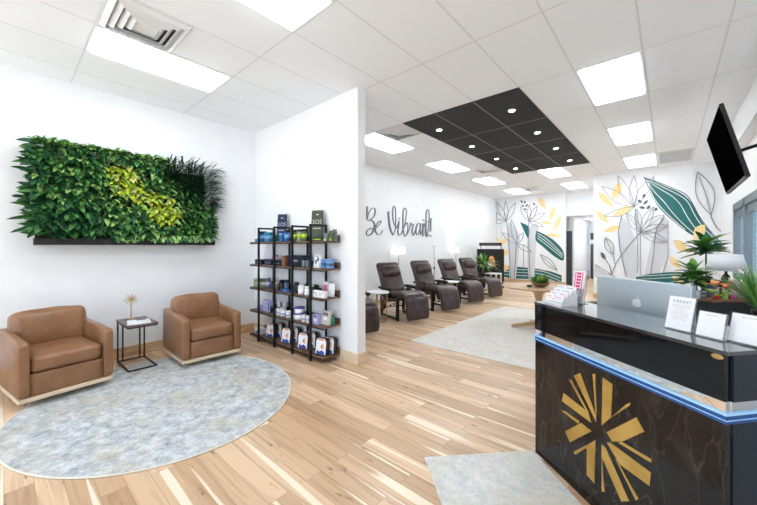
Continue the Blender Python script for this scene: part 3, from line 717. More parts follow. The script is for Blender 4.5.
for k in range(4600):
    xf=rnd.random(); zf=rnd.random()
    p=Vector((-W/2+xf*W,-.05-.10*rnd.random(),.115+zf*(Hh-.18)-.05*max(0,noise.noise(Vector((xf*6,1,9))))*zf))
    edge=noise.noise(Vector((xf*5,zf*4,3)))*.06
    ds=dseg((xf,zf))+edge
    out=Vector((rnd.uniform(-.9,1.1),-.8,rnd.uniform(-.7,.45) if zf>.07 else rnd.uniform(-.1,.6)))
    nrm=Vector((rnd.uniform(-.3,.3),-.5,1)).normalized()
    if xf<.09+edge and rnd.random()<.45:
        leafgeo(beds['dark_blades'],p,Vector((-1,-.5+rnd.uniform(-.3,.2),rnd.uniform(-.1,.9))),Vector((.2,-1,.3)),rnd.uniform(.14,.24),.021,rnd.choice(['leaf_dark','leaf_dark','leaf_mid']),.2)
    elif xf>.68+edge*.5 and zf>.80-1.15*(xf-.70):
        pass
    elif ds<.09:
        leafgeo(beds['lime_leaves'],p+Vector((0,-.015,0)),out,nrm,rnd.uniform(.05,.09),rnd.uniform(.018,.028),rnd.choice(['leaf_lime','leaf_lime','leaf_lime','leaf_light','leaf_yellow']),.4)
    elif ds<.16:
        leafgeo(beds['variegated_leaves'],p,out,nrm,rnd.uniform(.05,.10),rnd.uniform(.012,.022),rnd.choice(['leaf_var','leaf_mid','leaf_dark','leaf_mid','leaf_light']),.4)
    elif xf>.62:
        leafgeo(beds['ivy_leaves'],p,out,nrm,rnd.uniform(.05,.09),rnd.uniform(.016,.026),rnd.choice(['leaf_mid','leaf_mid','leaf_bright','leaf_dark','leaf_dark']),.4)
    else:
        dk=(xf<.32 and zf<.45) 
        leafgeo(beds['pothos_leaves'],p,out,nrm,rnd.uniform(.09,.15),rnd.uniform(.022,.036),rnd.choice(['leaf_dark','leaf_dark','leaf_deep','leaf_mid'] if dk else ['leaf_mid','leaf_mid','leaf_light','leaf_dark','leaf_dark']),.45)
for k in range(420):
    p=Vector((-W/2+rnd.uniform(0,.68)*W,-.03-.09*rnd.random(),Hh-.09+.05*rnd.random()+.03*noise.noise(Vector((k*.03,5,5))))); leafgeo(beds['pothos_leaves'],p,Vector((rnd.uniform(-.8,.8),-.7,rnd.uniform(.0,.9))),Vector((0,-.8,1)),rnd.uniform(.09,.13),.030,rnd.choice(['leaf_mid','leaf_light','leaf_bright']),.3)
for k in range(60):
    p=Vector((W/2-rnd.uniform(0,.05),-.10,rnd.uniform(.08,.6)*Hh)); leafgeo(beds['ivy_leaves'],p,Vector((1,-.7,rnd.uniform(-.3,.5))),Vector((0,-.4,1)),rnd.uniform(.07,.12),.024,rnd.choice(['leaf_mid','leaf_bright','leaf_dark']),.3)
for k in range(150):
    p=Vector((-W/2+rnd.choice([rnd.uniform(.36,.48),rnd.uniform(.45,.99),rnd.uniform(.5,.98)])*W,-.15,.11+.03*rnd.random())); 
    leafgeo(beds['pothos_leaves'],p,Vector((rnd.uniform(-.5,.5),-.6,-.6)),Vector((0,-1,.3)),rnd.uniform(.06,.12),.022,rnd.choice(['leaf_mid','leaf_dark','leaf_light']),.2)
for k in range(1250):
    xf=rnd.uniform(.66,1.0); zf=rnd.uniform(.38,1.0)
    if zf<.74-1.15*(xf-.70): continue
    p=Vector((-W/2+xf*W,-.05-.05*rnd.random(),zf*(Hh-.05)))
    leafgeo(beds['grass_tuft'],p,Vector((rnd.uniform(-.6,.9)+(.7 if xf>.93 else 0),rnd.uniform(-1,-.5),rnd.uniform(-.1,1.1))),Vector((0,-.4,1)),rnd.uniform(.17,.32),.008,rnd.choice(['leaf_grass','leaf_grass','leaf_deep']),.3)
for n_,mb in beds.items():
    mb.build(n_,None,t,recalc=False)
# ------------------------------------------------------------------ product shelf
SH=thing('product_shelf','tall open shelf with black metal frames and brown wood boards against the partition','shelf',(2.74,4.10,0))
ox,oy=2.74,4.10
b=.0125
for y in (4.744,4.301,3.850,3.446):
    f=MB()
    f.box((2.595-b-ox,y-b-oy,0),(2.595+b-ox,y+b-oy,1.755)).box((2.850-b-ox,y-b-oy,0),(2.850+b-ox,y+b-oy,1.755)).box((2.595+b-ox,y-b-oy,1.73),(2.850-b-ox,y+b-oy,1.755))
    f.build('frame_post','black_metal',SH)
ZS=[1.535,1.185,.820,.462,.085]
for z in ZS:
    f=MB().box((2.609-ox,3.20-oy,z-.022),(2.836-ox,5.045-oy,z)).box((2.864-ox,3.20-oy,z-.022),(2.879-ox,5.045-oy,z+.075)).box((2.836-ox,3.20-oy,z-.022),(2.864-ox,3.43-oy,z))
    f.box((2.836-ox,4.76-oy,z-.022),(2.864-ox,5.045-oy,z)).box((2.836-ox,3.462-oy,z-.022),(2.864-ox,3.83-oy,z)).box((2.836-ox,3.87-oy,z-.022),(2.864-ox,4.28-oy,z)).box((2.836-ox,4.32-oy,z-.022),(2.864-ox,4.725-oy,z))
    f.build('shelf_board','shelf_wood',SH)
    MB().box((2.6075-ox,3.20-oy,z-.034),(2.622-ox,5.045-oy,z-.022)).build('shelf_rail','black_metal',SH)
def cl(y,w): return min(5.035-w/2,max(3.205+w/2,y))
def yu(u,X=2.70): return on_x(u,250,X)[1]
RN=['top shelf','second shelf','third shelf','fourth shelf','bottom shelf']
PG='products on the shelf'
LIFT=.0005
def span(u0,u1,X=2.68):
    a,b_=yu(u0,X),yu(u1,X); return (a+b_)/2,abs(a-b_)
def pbox(u0,u1,h,s,m,lab,X=2.70,dx=.08,band=None,name='product_box',rz=0,tilt=0,z=None,cat='box',front=None):
    X=min(max(X,2.626+dx/2),2.832-dx/2); y,w=span(u0,u1,X-dx/2); y=cl(y,w); z=ZS[s]+LIFT if z is None else z
    t=thing(name,lab,cat,(X,y,z),rz,PG)
    mx=Matrix.Rotation(tilt,4,'Y')
    if tilt: mx=Matrix.Translation((0,0,math.sin(tilt)*dx/2))@mx
    w*=.88
    MB().box((-dx/2,-w/2,0),(dx/2,w/2,h),mx=mx,bev=.0015,seg=1).build('carton',m,t)
    if band: MB().box((-dx/2-.0012,-w/2*.9,h*.30),(-dx/2-.0002,w/2*.9,h*.46),mx=mx).build('label_band',band,t)
    if front: 
        for (a,b_,c,d,mm) in front: MB().box((-dx/2-.0015,-w/2+w*a,h*c),(-dx/2-.0003,-w/2+w*b_,h*d),mx=mx).build('printed_mark',mm,t)
    return t
def pjar(u0,u1,h,s,m,lid,lab,X=2.70,band=None,name='product_jar',neck=.0,z=None,cat='jar'):
    y,w=span(u0,u1,X); y=cl(y,w); r=w/2*.82; X=min(max(X,2.626+r),2.832-r); z=ZS[s]+LIFT if z is None else z
    t=thing(name,lab,cat,(X,y,z),0,PG)
    if neck:
        MB().lathe([(r*.9,0),(r,.006),(r,h*.62),(r*.4,h*.74),(r*.35,h*.8)],n=16).build('bottle_body',m,t)
        MB().lathe([(r*.42,h*.8),(r*.42,h*.97),(r*.3,h)],n=12).build('cap',lid,t)
    else:
        lh=min(.03,h*.22)
        MB().lathe([(r*.93,0),(r,.005),(r,h-lh)],n=18).build('jar_body',m,t)
        MB().lathe([(r*1.03,h-lh+.0003),(r*1.03,h-.003),(r*.98,h)],n=18).build('lid',lid,t)
    if band: MB().lathe([(r*1.012,h*.28),(r*1.012,h*.6)],n=18).build('label_band',band,t)
    return t
# top shelf
pbox(251,257,.05,0,'teal','flat teal carton at the left end of the top shelf',2.72)
for (a,b_,h,c,l,lab,X) in ((260.5,265.3,.165,'blue','dnavy','blue supplement jar with dark lid, first from left on the top shelf',2.69),(266,271,.145,'teal','teal','teal supplement jar, second from left on the top shelf',2.69),
  (274.2,278.2,.10,'mgreen2','green','short dark green jar before the blue standing sign on the top shelf',2.66),(279.6,283.2,.12,'blue','skyblue','bright blue jar before the blue standing sign on the top shelf',2.66),(285.0,289,.165,'blue','dnavy','tall blue jar with dark lid right of the blue standing sign',2.70),
  (293.0,297.2,.165,'moss','black_plastic','green supplement jar with black lid, leftmost of the three on the top shelf',2.70),(297.6,301.8,.165,'sage','black_plastic','green supplement jar with black lid, middle of the three on the top shelf',2.70),(302.4,306.4,.165,'moss','black_plastic','green supplement jar with black lid, rightmost of the three on the top shelf',2.70)):
    pjar(a,b_,h,0,c,l,lab,X,band='lime' if 'green supplement' in lab else ('skyblue' if h>.12 else None))
pbox(312.0,321.5,.055,0,'olive','low dark carton with lime band before the green standing sign',2.645,.05,band='lime')
def placard(u,X,w,h,m,lab,txt,acc):
    y=yu(u,X); t=thing('standing_sign',lab,'sign',(X,y,ZS[0]+LIFT),math.radians(22))
    mx=Matrix.Translation((0,0,.0006))@Matrix.Rotation(.10,4,'Y')
    MB().box((-.003,-w/2,0),(.003,w/2,h),mx=mx).build('board',m,t)
    tm=mx@Matrix.Translation((-.0035,0,h*.62))@Matrix(((0,0,-1,0),(-1,0,0,0),(0,1,0,0),(0,0,0,1)))
    text('sign_text',txt,.085,acc,tm,t,.0004)
    MB().box((-.004,-.02,h*.84),(-.0032,.02,h*.88),mx=mx).build('sign_mark',acc,t)
    MB().box((-.004,-w*.35,h*.40),(-.0032,w*.35,h*.43),mx=mx).build('sign_mark',acc,t)
placard(280.9,2.765,.165,.42,'navy','dark blue standing sign with pale lettering on the top shelf','SOS','lav')
placard(316.2,2.765,.175,.42,'olive','dark green standing sign with pale lettering on the top shelf','SOS','stone')
def pouch(u,X,w,h,m,lab,acc):
    y=yu(u,X); t=thing('snack_pouch',lab,'pouch',(X,y,ZS[0]+LIFT),0,PG)
    vs=[];fs=[];N=6
    for i in range(N+1):
        z=h*i/N; d=.022*(1-(i/N)**2)+.002; ww=w/2*(1-.08*math.sin(PI*i/N))
        vs+=[(-d,-ww,z),(-d,ww,z),(d,ww,z),(d,-ww,z)]
    for i in range(N):
        for k in range(4): fs.append((4*i+k,4*i+(k+1)%4,4*i+4+(k+1)%4,4*i+4+k))
    fs+=[(3,2,1,0),(4*N,4*N+1,4*N+2,4*N+3)]
    MB().add(vs,fs).build('pouch_body',m,t); MB().box((-.0245,-w*.3,h*.02),(-.0235,w*.3,h*.25)).build('label_band',acc,t)
pouch(326.5,2.66,.075,.10,'greygreen','grey green foil pouch before the right end of the top shelf','stone')
pouch(331.5,2.70,.075,.13,'moss','dark green foil pouch at the right end of the top shelf','lime')
pouch(334.6,2.80,.07,.15,'greygreen','tall grey green pouch leaning by the rear of the top shelf right end','sage')
# second shelf
pbox(254.5,262,.075,1,'dnavy','dark small carton at the left end of the second shelf',2.70,band='slate2')
pbox(264,271.5,.08,1,'navy','dark blue small carton, second from left on the second shelf',2.70,band='greygreen')
pbox(273,280.6,.085,1,'dnavy','black small carton left of the brown box on the second shelf',2.66,band='slate2')
pjar(274.5,278.0,.15,1,'palepink','pink','pale pink jar standing behind the small dark cartons on the second shelf',2.80)
pbox(281.2,284.6,.15,1,'brownbox','upright brown carton left of the navy box on the second shelf',2.69)
t=pbox(286.0,303.6,.155,1,'dnavy','large navy carton with pale lettering in the middle of the second shelf',2.76,.12)
tm=Matrix.Translation((-.0606,0,.085))@Matrix(((0,0,-1,0),(-1,0,0,0),(0,1,0,0),(0,0,0,1)))
text('carton_text','libore',.062,'silver_light',tm,t,.0004)
pjar(301.2,304.8,.125,1,'greygreen','dnavy','grey green jar before the right end of the navy carton',2.64)
pjar(306.6,309.2,.125,1,'slate2','dnavy','slim slate jar beside the fourth shelf frame on the second shelf',2.68)
pbox(312.8,319.4,.17,1,'offwhite','white leaning carton with dark blue squiggle on the second shelf',2.70,.035,tilt=.14,front=[(.2,.45,.5,.78,'navy'),(.5,.75,.3,.6,'purple'),(.3,.7,.84,.9,'greygreen')])
pjar(320.6,327.4,.115,1,'skyblue','skyblue','light blue tub with dark stripe, left one at the right end of the second shelf',2.775,band='blue')
pjar(329.2,336.0,.115,1,'skyblue','skyblue','light blue tub with dark stripe, right one at the right end of the second shelf',2.775,band='slate2')
# third shelf
for (a,b_,h,c,l,lab,X,bd) in ((253,258.6,.13,'sage','sage','sage green canister at the left end of the third shelf',2.70,None),(260.2,265.6,.135,'sage','moss','sage green canister, second from left on the third shelf',2.70,'stone'),
   (266.6,270.0,.15,'slate2','slate2','slate blue bottle, third from left on the third shelf',2.72,'lav'),(274.8,279,.10,'brownbox','stone','brown jar with stone lid on the third shelf behind the second frame',2.74,None)):
    pjar(a,b_,h,2,c,l,lab,X,band=bd)
pjar(270.9,273.4,.12,2,'navy','navy','dark blue bottle beside the second frame on the third shelf',2.69,neck=1,name='product_bottle',cat='bottle')
pbox(279.5,290.0,.032,2,'blue','low blue carton under the navy canisters on the third shelf',2.675,.06,front=[(.3,.7,.3,.75,'skyblue')])
pjar(280.3,283.8,.145,2,'navy','dnavy','navy canister behind the low blue carton on the third shelf, left one',2.76)
pjar(284.9,288.0,.15,2,'slate2','navy','navy topped grey canister behind the low blue carton on the third shelf, right one',2.76)
pjar(295.2,298.4,.14,2,'navy','navy','tall navy canister left of the white canisters on the third shelf',2.74)
pjar(298.6,303.6,.115,2,'offwhite','offwhite','plain white canister, left one in the middle of the third shelf',2.665)
pjar(305.4,309.6,.115,2,'offwhite','offwhite','plain white canister, right one beside the fourth frame on the third shelf',2.665)
t=pbox(312.0,318.6,.085,2,'offwhite','white carton with small grey print, left of the pair on the third shelf',2.655,.05,front=[(.15,.4,.55,.68,'tile_text'),(.55,.85,.55,.68,'tile_text'),(.15,.4,.25,.36,'tile_text')])
t=pbox(319.2,326.2,.085,2,'offwhite','white carton with small grey print, right of the pair on the third shelf',2.655,.05,front=[(.15,.4,.55,.68,'tile_text'),(.55,.85,.55,.68,'tile_text'),(.55,.85,.25,.36,'tile_text')])
pbox(321.0,329.0,.185,2,'palepink','pink and white picture card standing at the right of the third shelf',2.80,.02,front=[(.2,.7,.35,.75,'pink'),(.4,.9,.05,.3,'rose'),(.05,.95,.82,.98,'offwhite')],name='picture_card',cat='card')
pbox(329.8,335.4,.17,2,'offwhite','white upright leaning carton at the right end of the third shelf',2.78,.03,tilt=.10)
def small_plant(u,X,s,n,L,lab,m):
    y=yu(u,X); t=thing('potted_plant',lab,'plant',(X,y,ZS[s]+LIFT),0)
    MB().lathe([(.026,0),(.036,.06),(.036,.066),(.03,.066)],n=18).build('plant_pot','offwhite',t)
    mb=MB(); r_=random.Random(int(u))
    for k in range(n):
        a=r_.uniform(0,2*PI); el=r_.uniform(.1,1.3)
        leafgeo(mb,Vector((0,0,.06+.03*r_.random())),Vector((math.cos(a)*math.cos(el)*.8,math.sin(a)*math.cos(el),math.sin(el))),Vector((0,0,1)),L*r_.uniform(.6,1),.012,r_.choice(m),.3)
    mb.build('foliage',None,t,recalc=False)
small_plant(305.3,2.80,2,45,.085,'small green plant in white pot behind the fourth frame on the third shelf',['leaf_mid','leaf_light'])
small_plant(316.5,2.74,2,90,.11,'dark bushy plant in white pot behind the pair of white cartons',['leaf_dark','leaf_deep','leaf_mid'])
# fourth shelf
pbox(256.6,261.0,.075,3,'lav','small lavender carton at the left end of the fourth shelf',2.68,.06,front=[(.1,.9,.1,.5,'purple')])
pbox(262.2,270.0,.17,3,'lav','tall lavender carton on the fourth shelf beside the first frame',2.70,.06,front=[(.05,.22,.1,.9,'purple'),(.45,.6,.3,.38,'navy')])
pjar(270.6,272.6,.10,3,'dnavy','dnavy','slim dark bottle right of the tall lavender carton',2.69,neck=1,name='product_bottle',cat='bottle')
pbox(276.6,283.8,.18,3,'offwhite','white carton with blue grey panel at the back of the fourth shelf',2.77,.05,front=[(.1,.5,.5,.95,'slate2'),(.5,.9,.2,.5,'navy')])
WJ=[(275.4,279.8),(280.6,284.6),(286.0,290.2),(302.2,305.6),(306.6,309.4)]
WL=['first from left','second from left','third from left','fourth from left, right of the wide tubs','last, beside the fourth frame']
for (a,b_),l in zip(WJ,WL): pjar(a,b_,.09,3,'offwhite','offwhite','small white jar on the fourth shelf, %s'%l,2.655,band='lav')
pjar(292.6,301.6,.092,3,'offwhite','purple','wide white tub with purple lid, the lower one on the fourth shelf',2.67)
pjar(294.2,301.6,.078,3,'offwhite','purple','wide white tub with purple lid stacked on top of another',2.67,z=ZS[3]+.093)
pbox(312.2,318.0,.125,3,'lav','lavender carton with blue top right of the fourth frame on the fourth shelf',2.68,.06,front=[(.2,.8,.75,.92,'purple'),(.25,.75,.3,.6,'offwhite')])
pbox(320.2,328.6,.175,3,'stone','leaning pale pouch bag with blue print at the right of the fourth shelf',2.72,.04,tilt=.16,front=[(.15,.85,.66,.86,'slate2'),(.3,.7,.35,.55,'offwhite')],name='product_pouch',cat='pouch')
pjar(331.2,335.4,.13,3,'green','green','green bottle at the right end of the fourth shelf',2.79,neck=1,name='product_bottle',cat='bottle')
# bottom shelf
pbox(254.2,261.0,.085,4,'offwhite','small white carton with blue print at the left end of the bottom shelf',2.70,.10,front=[(.2,.8,.15,.45,'bluei'),(.2,.5,.6,.8,'orange')])
# bags: black rounded bags with printed sleeve
def bag(y,X,lab,rz=.22):
    t=thing('gift_bag',lab,'bag',(X,y,ZS[4]+LIFT),rz,'black bags with printed fronts on the bottom shelf')
    w=.165; h=.205; d=.075
    def prof(sx,inset):
        pts=[]; hh=h-inset; ww=w/2-inset; r=.05
        for a in range(7): t_=PI/2*a/6; pts.append((ww-r+r*math.cos(t_),hh-r+r*math.sin(t_)))
        for a in range(7): t_=PI/2+PI/2*a/6; pts.append((-ww+r+r*math.cos(t_),hh-r+r*math.sin(t_)))
        pts.append((-ww,inset)); pts.append((ww,inset)); return pts
    mx=Matrix.Rotation(.12,4,'Y')
    mx=Matrix.Translation((0,0,.0055))@mx
    MB().prism(prof(1,0),lambda a,b_,q:tuple(mx@Vector((-d/2+q,a,b_))),d).build('bag_body','black_plastic',t)
    MB().prism([(-.080,.004),(.080,.004),(.080,.160),(.055,.20),(-.055,.20),(-.080,.160)],lambda a,b_,q:tuple(mx@Vector((-d/2-.0015+q,a,b_))),.001).build('printed_front','offwhite',t)
    pr=lambda P,m_:MB().prism(P,lambda a,b_,q:tuple(mx@Vector((-d/2-.0028+q,a,b_))),.001).build('printed_mark',m_,t)
    pr([(-.062,.006),(.062,.006),(.062,.055),(.02,.035),(-.02,.055),(-.062,.03)],'bluei')
    pr([(-.045,.065),(-.015,.065),(-.012,.125),(-.03,.14),(-.045,.12)],'peach')
    pr([(-.05,.176),(.05,.176),(.04,.194),(-.04,.194)],'orange')
    pr([(-.02,.085),(.0,.085),(-.002,.11),(-.015,.12)],'ink')
    return t
ords=['leftmost','second from left','third from left','rightmost']
for k,u in enumerate((268.7,284.2,301.0,319.0)):
    y=yu(u,2.64); bag(y,2.69,'black bag with white printed front on bottom shelf, %s in front row'%ords[k])
    bag(y-.035,2.79,'black bag in back row of bottom shelf, %s'%ords[k])
# ------------------------------------------------------------------ recliners
def slab(mb,path,w,th,m=None,n=10):
    """padded curved slab following path (y,z), width w along x"""
    P=spline([Vector((0,*p)) for p in path],5); N=len(P); vs=[];fs=[];K=14
    for i,p in enumerate(P):
        d=(P[min(i+1,N-1)]-P[max(i-1,0)]).normalized(); nn=Vector((0,-d.z,d.y))
        e_=min(1,min(i,N-1-i)/2.0); th_=th*(.45+.55*math.sqrt(e_)); ww=w*(.93+.07*e_)
        for k in range(K):
            a=2*PI*k/K; ca,sa=math.cos(a),math.sin(a)
            sx=math.copysign(abs(ca)**.35,ca); sn=math.copysign(abs(sa)**.55,sa)
            vs.append(p+Vector((sx*ww/2,0,0))+nn*(sn*th_/2))
    for i in range(N-1):
        for k in range(K): fs.append((i*K+k,i*K+(k+1)%K,(i+1)*K+(k+1)%K,(i+1)*K+k))
    fs+=[tuple(range(K))[::-1],tuple((N-1)*K+k for k in range(K))]
    return mb.add(vs,fs,m,True)
def recliner(lab,loc,rz):
    t=thing('recliner',lab,'recliner',loc,rz,'dark brown leather recliners along the lettered wall')
    L='leather_brown'
    o=slab(MB(),[(-.30,.50),(-.12,.465),(.05,.44),(.18,.47)],.52,.14).build('seat',L,t)
    o=slab(MB(),[(.17,.46),(.25,.62),(.34,.80),(.44,.98),(.50,1.09)],.54,.15).build('backrest',L,t)
    mb=MB()
    for q_ in (.3,.62):
        y,z=.17+q_*.33,.46+q_*.63
    mb.rbox((0,0,0),(.42,.13,.24),.055,puff=(.01,.03,.01),n=8,wob=.010,mx=Matrix.Translation((0,.30,.93))@Matrix.Rotation(-.42,4,'X')).build('head_pillow',L,t)
    slab(MB(),[(-.28,.50),(-.42,.525),(-.56,.51),(-.65,.43),(-.69,.28),(-.70,.06)],.52,.11).build('footrest',L,t)
    for s in (-1,1):
        MB().rbox((s*.325,.02,.60),(.085,.46,.055),.025,n=6,puff=(0,0,.006)).build('armrest','black_plastic',t)
        slab(MB(),[(.0,.56),(.02,.42),(.05,.28),(.12,.24)],.05,.26).build('side_panel',L,t).location=(s*.315,.06,0)
        MB().tube([(s*.325,-.16,.575),(s*.30,-.20,.50),(s*.275,-.22,.42)],.014).build('arm_bracket','black_metal',t)
        MB().box((s*.275-.02,-.44,0),(s*.275+.02,-.36,.46),bev=.006,seg=1).build('front_leg','black_plastic',t)
        MB().box((s*.275-.02,.20,0),(s*.275+.02,.27,.42),bev=.006,seg=1).build('rear_leg','black_plastic',t)
        MB().box((s*.275-.018,-.36,.012),(s*.275+.018,.20,.05)).build('floor_rail','black_plastic',t)
    MB().tube([(-.255,-.40,.20),(.255,-.40,.20)],.014).tube([(-.255,.235,.16),(.255,.235,.16)],.014).build('cross_rail','chrome',t)
    MB().box((-.25,-.1,.33),(.25,.2,.36)).build('seat_frame','black_metal',t)
    return t
RC=[(4.12,4.36,'brown leather recliner half hidden by the partition wall, only its footrest showing'),(5.50,4.28,'brown leather recliner nearest the partition whose whole back shows'),(6.80,4.30,'second whole brown leather recliner from the partition'),(8.13,4.32,'third whole brown leather recliner from the partition, right of the white round table'),(9.33,4.30,'farthest brown leather recliner, beside the spiky potted plant')]
rot=math.radians(-20)
first=recliner(RC[0][2],(RC[0][0],RC[0][1],0),rot)
kids(first)
for x,y,lab in RC[1:]:
    c=copy_tree(first); c.location=(x,y,0); c['label']=lab
# IV poles
def iv_pole(x,y,lab,h=1.475):
    t=thing('drip_stand',lab,'stand',(x,y,0),0,'steel drip stands behind the recliners')
    MB().tube([(0,0,.09),(0,0,.85)],.015).tube([(0,0,.85),(0,0,h)],.009).build('pole','steel',t)
    MB().lathe([(.018,.82),(.022,.83),(.022,.87),(.016,.885)],n=12).build('collar','black_plastic',t)
    for k in range(5):
        a=2*PI*k/5
        lg=MB().tube([(0,0,.10),(.12*math.cos(a),.12*math.sin(a),.08),(.20*math.cos(a),.20*math.sin(a),.055)],.011).build('leg','chrome',t)
        MB().lathe([(.01,.0),(.024,.008),(.024,.04),(.01,.052)],(.20*math.cos(a),.20*math.sin(a),0),n=12).build('caster','black_plastic',lg)
    for k in (0,1):
        a=PI*k
        MB().tube([(0,0,h-.01),(.05*math.cos(a),0,h-.02),(.07*math.cos(a),0,h-.005),(.075*math.cos(a),0,h+.015)],.005).build('hook','steel',t)
for x,y,l in ((6.36,4.95,'steel drip stand behind the recliner nearest the partition'),(7.99,4.95,'steel drip stand between the second and third whole recliners'),(9.25,4.95,'steel drip stand before the second glowing lamp'),(10.30,5.10,'farthest steel drip stand beside the spiky plant')): iv_pole(x,y,l)
# arched lamps with glowing square shades
def arc_lamp(x,lab,side):
    t=thing('arc_lamp',lab,'floor lamp',(x,5.28,0),0,'arched floor lamps with glowing shades')
    MB().lathe([(.09,0),(.09,.015),(.02,.025)],n=24).build('base','metal_white',t)
    MB().tube(spline([Vector(p) for p in ((0,0,.02),(0,0,.8),(0,0,1.30),(.05,0,1.43),(.16,0,1.475),(.34,0,1.475),(.40,0,1.45))],5),.007).build('pole','metal_white',t)
    MB().rbox((.40,0,1.345),(.40,.09,.19),.03,n=6).build('lamp_shade','lamp_glow',t)
arc_lamp(6.43,'arched floor lamp with glowing square shade behind the nearest whole recliner',1)
arc_lamp(9.43,'arched floor lamp with glowing square shade behind the third whole recliner',1)
# round side tables with gold legs
def gold_table(x,y,r,h,lab):
    t=thing('round_side_table',lab,'side table',(x,y,0),0,'round white side tables with gold legs')
    MB().lathe([(r-.004,h-.02),(r,h-.016),(r,h-.003),(r-.004,h)],n=36).build('table_top','white',t)
    for k in range(4):
        a=PI/4+PI/2*k; a2=a+.9
        MB().tube([(r*.8*math.cos(a),r*.8*math.sin(a),h-.0205),(r*.8*math.cos(a),r*.8*math.sin(a),.0)],.009).build('leg','gold',t)
    n=28
    MB().tube([(r*.8*math.cos(2*PI*i/n),r*.8*math.sin(2*PI*i/n),.012) for i in range(n+1)],.008,cap=False).build('base_ring','gold',t)
    for k in range(2):
        a=k*PI/2+PI/4
        MB().tube(spline([Vector((r*.8*math.cos(a)*q_,r*.8*math.sin(a)*q_,h-.03-(1-q_*q_)*.0-(q_*q_)*.26)) for q_ in (-1,-.6,0,.6,1)],4),.006).build('arch_brace','gold',t)
gold_table(4.86,4.32,.245,.572,'round white side table with gold legs right beside the partition wall')
gold_table(7.50,4.20,.24,.572,'round white side table with gold legs between the second and third whole recliners')
# white far table
t=thing('white_side_table','square white side table before the spiky plant at the far end','side table',(10.40,4.24,0),0)
MB().box((-.22,-.20,.57),(.22,.20,.60),bev=.004,seg=1).build('table_top','white',t)
for sx in (-1,1):
    for sy in (-1,1): MB().box((sx*.19-.022,sy*.17-.022,0),(sx*.19+.022,sy*.17+.022,.57)).build('leg','cream',t)
# spiky plant
def blade_plant(name,lab,loc,potr,poth,n,L,ww,mats,potm='white',stem=0,seed=3,spread=(.15,1.35),droop=.5,cat='plant',lean=None):
    t=thing(name,lab,cat,loc)
    MB().lathe([(potr*.75,0),(potr,poth*.9),(potr,poth),(potr*.85,poth),(potr*.85,poth*.93)],n=24).build('plant_pot',potm,t)
    if stem: MB().tube([(0,0,poth*.9),(.01,0,poth+stem)],.018).build('stem','brownbox',t)
    mb=MB(); r_=random.Random(seed)
    for k in range(n):
        a=r_.uniform(0,2*PI); el=r_.uniform(*spread)
        d=Vector((math.cos(a)*math.cos(el),math.sin(a)*math.cos(el),math.sin(el)))
        if lean: d+=Vector(lean)
        leafgeo(mb,Vector((0,0,poth*.95+stem*r_.uniform(.7,1))),d,Vector((0,0,1)),L*r_.uniform(.7,1),ww,r_.choice(mats),droop)
    mb.build('foliage',None,t,recalc=False); return t
blade_plant('potted_plant','spiky green potted plant beside the farthest recliner before the black rack',(10.58,4.68,0),.16,.42,110,.78,.026,['leaf_mid','leaf_dark','leaf_light','leaf_bright'],'white',.50,5,(.1,1.4),.45)
# black display rack
t=thing('display_rack','black display rack with printed panel and handle bar behind the spiky plant','display rack',(11.45,4.80,0),math.radians(28))
MB().box((-.03,-.48,.22),(.03,.44,1.36),bev=.004,seg=1).build('panel','black_plastic',t)
MB().box((-.02,-.40,1.475),(.02,.36,1.585)).build('header_bar','black_plastic',t)
MB().box((-.024,-.34,1.50),(-.0205,.30,1.555)).build('header_inset','dark_grey',t)
for y in (-.38,.30): MB().box((-.012,y-.012,1.36),(.012,y+.012,1.475)).build('header_post','black_metal',t)
for y in (-.44,.40): MB().box((-.2,y-.02,0),(.2,y+.02,.04)).box((-.02,y-.02,.04),(.02,y+.02,.22)).build('foot','black_metal',t)
mb=MB().prism([(-.18,.75),(.02,.72),(.06,.95),(0,1.1),(-.1,1.12),(-.17,.98)],lambda a,b_,q_:(-.0305-q_,a,b_),.002).build('print','peach',t)
mb=MB().prism([(-.10,.72),(.05,.70),(.08,.86),(-.02,.93)],lambda a,b_,q_:(-.0335-q_,a,b_),.002).build('print','offwhite',t)
# ------------------------------------------------------------------ round wooden table
t=thing('round_table','round oak pedestal table on the pale hall rug','table',(6.32,1.75,.0105),0)
tz=.745
MB().lathe([(.56,tz-.035),(.61,tz-.012),(.62,tz-.004),(.615,tz)],n=56).build('table_top','table_wood',t)
MB().lathe([(.075,.05),(.06,.12),(.055,.5),(.08,.62),(.24,.70),(.24,.71)],n=20).build('pedestal','table_wood',t)
for k in range(4):
    a=math.radians(122)+k*PI/2
    mx=Matrix.Rotation(a,4,'Z')
    vs=[(0.03,-.035,.05),(.46,-.032,.0),(.46,.032,0),(.03,.035,.05),(0.03,-.035,.13),(.46,-.026,.045),(.46,.026,.045),(.03,.035,.13)]
    MB().add(vs,[(0,3,2,1),(4,5,6,7),(0,1,5,4),(1,2,6,5),(2,3,7,6),(3,0,4,7)],None,False,mx).build('foot','table_wood',t)
px,py=at_fw(540.5,5.75)
t=thing('succulent_bowl','brown bowl of green succulents on the round wooden table','plant',(px,py,.757))
MB().lathe([(.07,0),(.13,.04),(.15,.085),(.135,.085),(.12,.05)],n=24).build('bowl','brownbox',t)
mb=MB(); r_=random.Random(8)
for k in range(120):
    a=r_.uniform(0,2*PI); el=r_.uniform(0,1.3); rr_=r_.uniform(0,.10); b_=r_.uniform(0,2*PI)
    leafgeo(mb,Vector((rr_*math.cos(b_),rr_*math.sin(b_),.08)),Vector((math.cos(a)*math.cos(el),math.sin(a)*math.cos(el),math.sin(el))),Vector((0,0,1)),r_.uniform(.12,.20),.026,r_.choice(['leaf_mid','leaf_light','leaf_bright','leaf_dark','leaf_var']),.15)
mb.build('foliage',None,t,recalc=False)
px,py=at_fw(529.5,5.75)
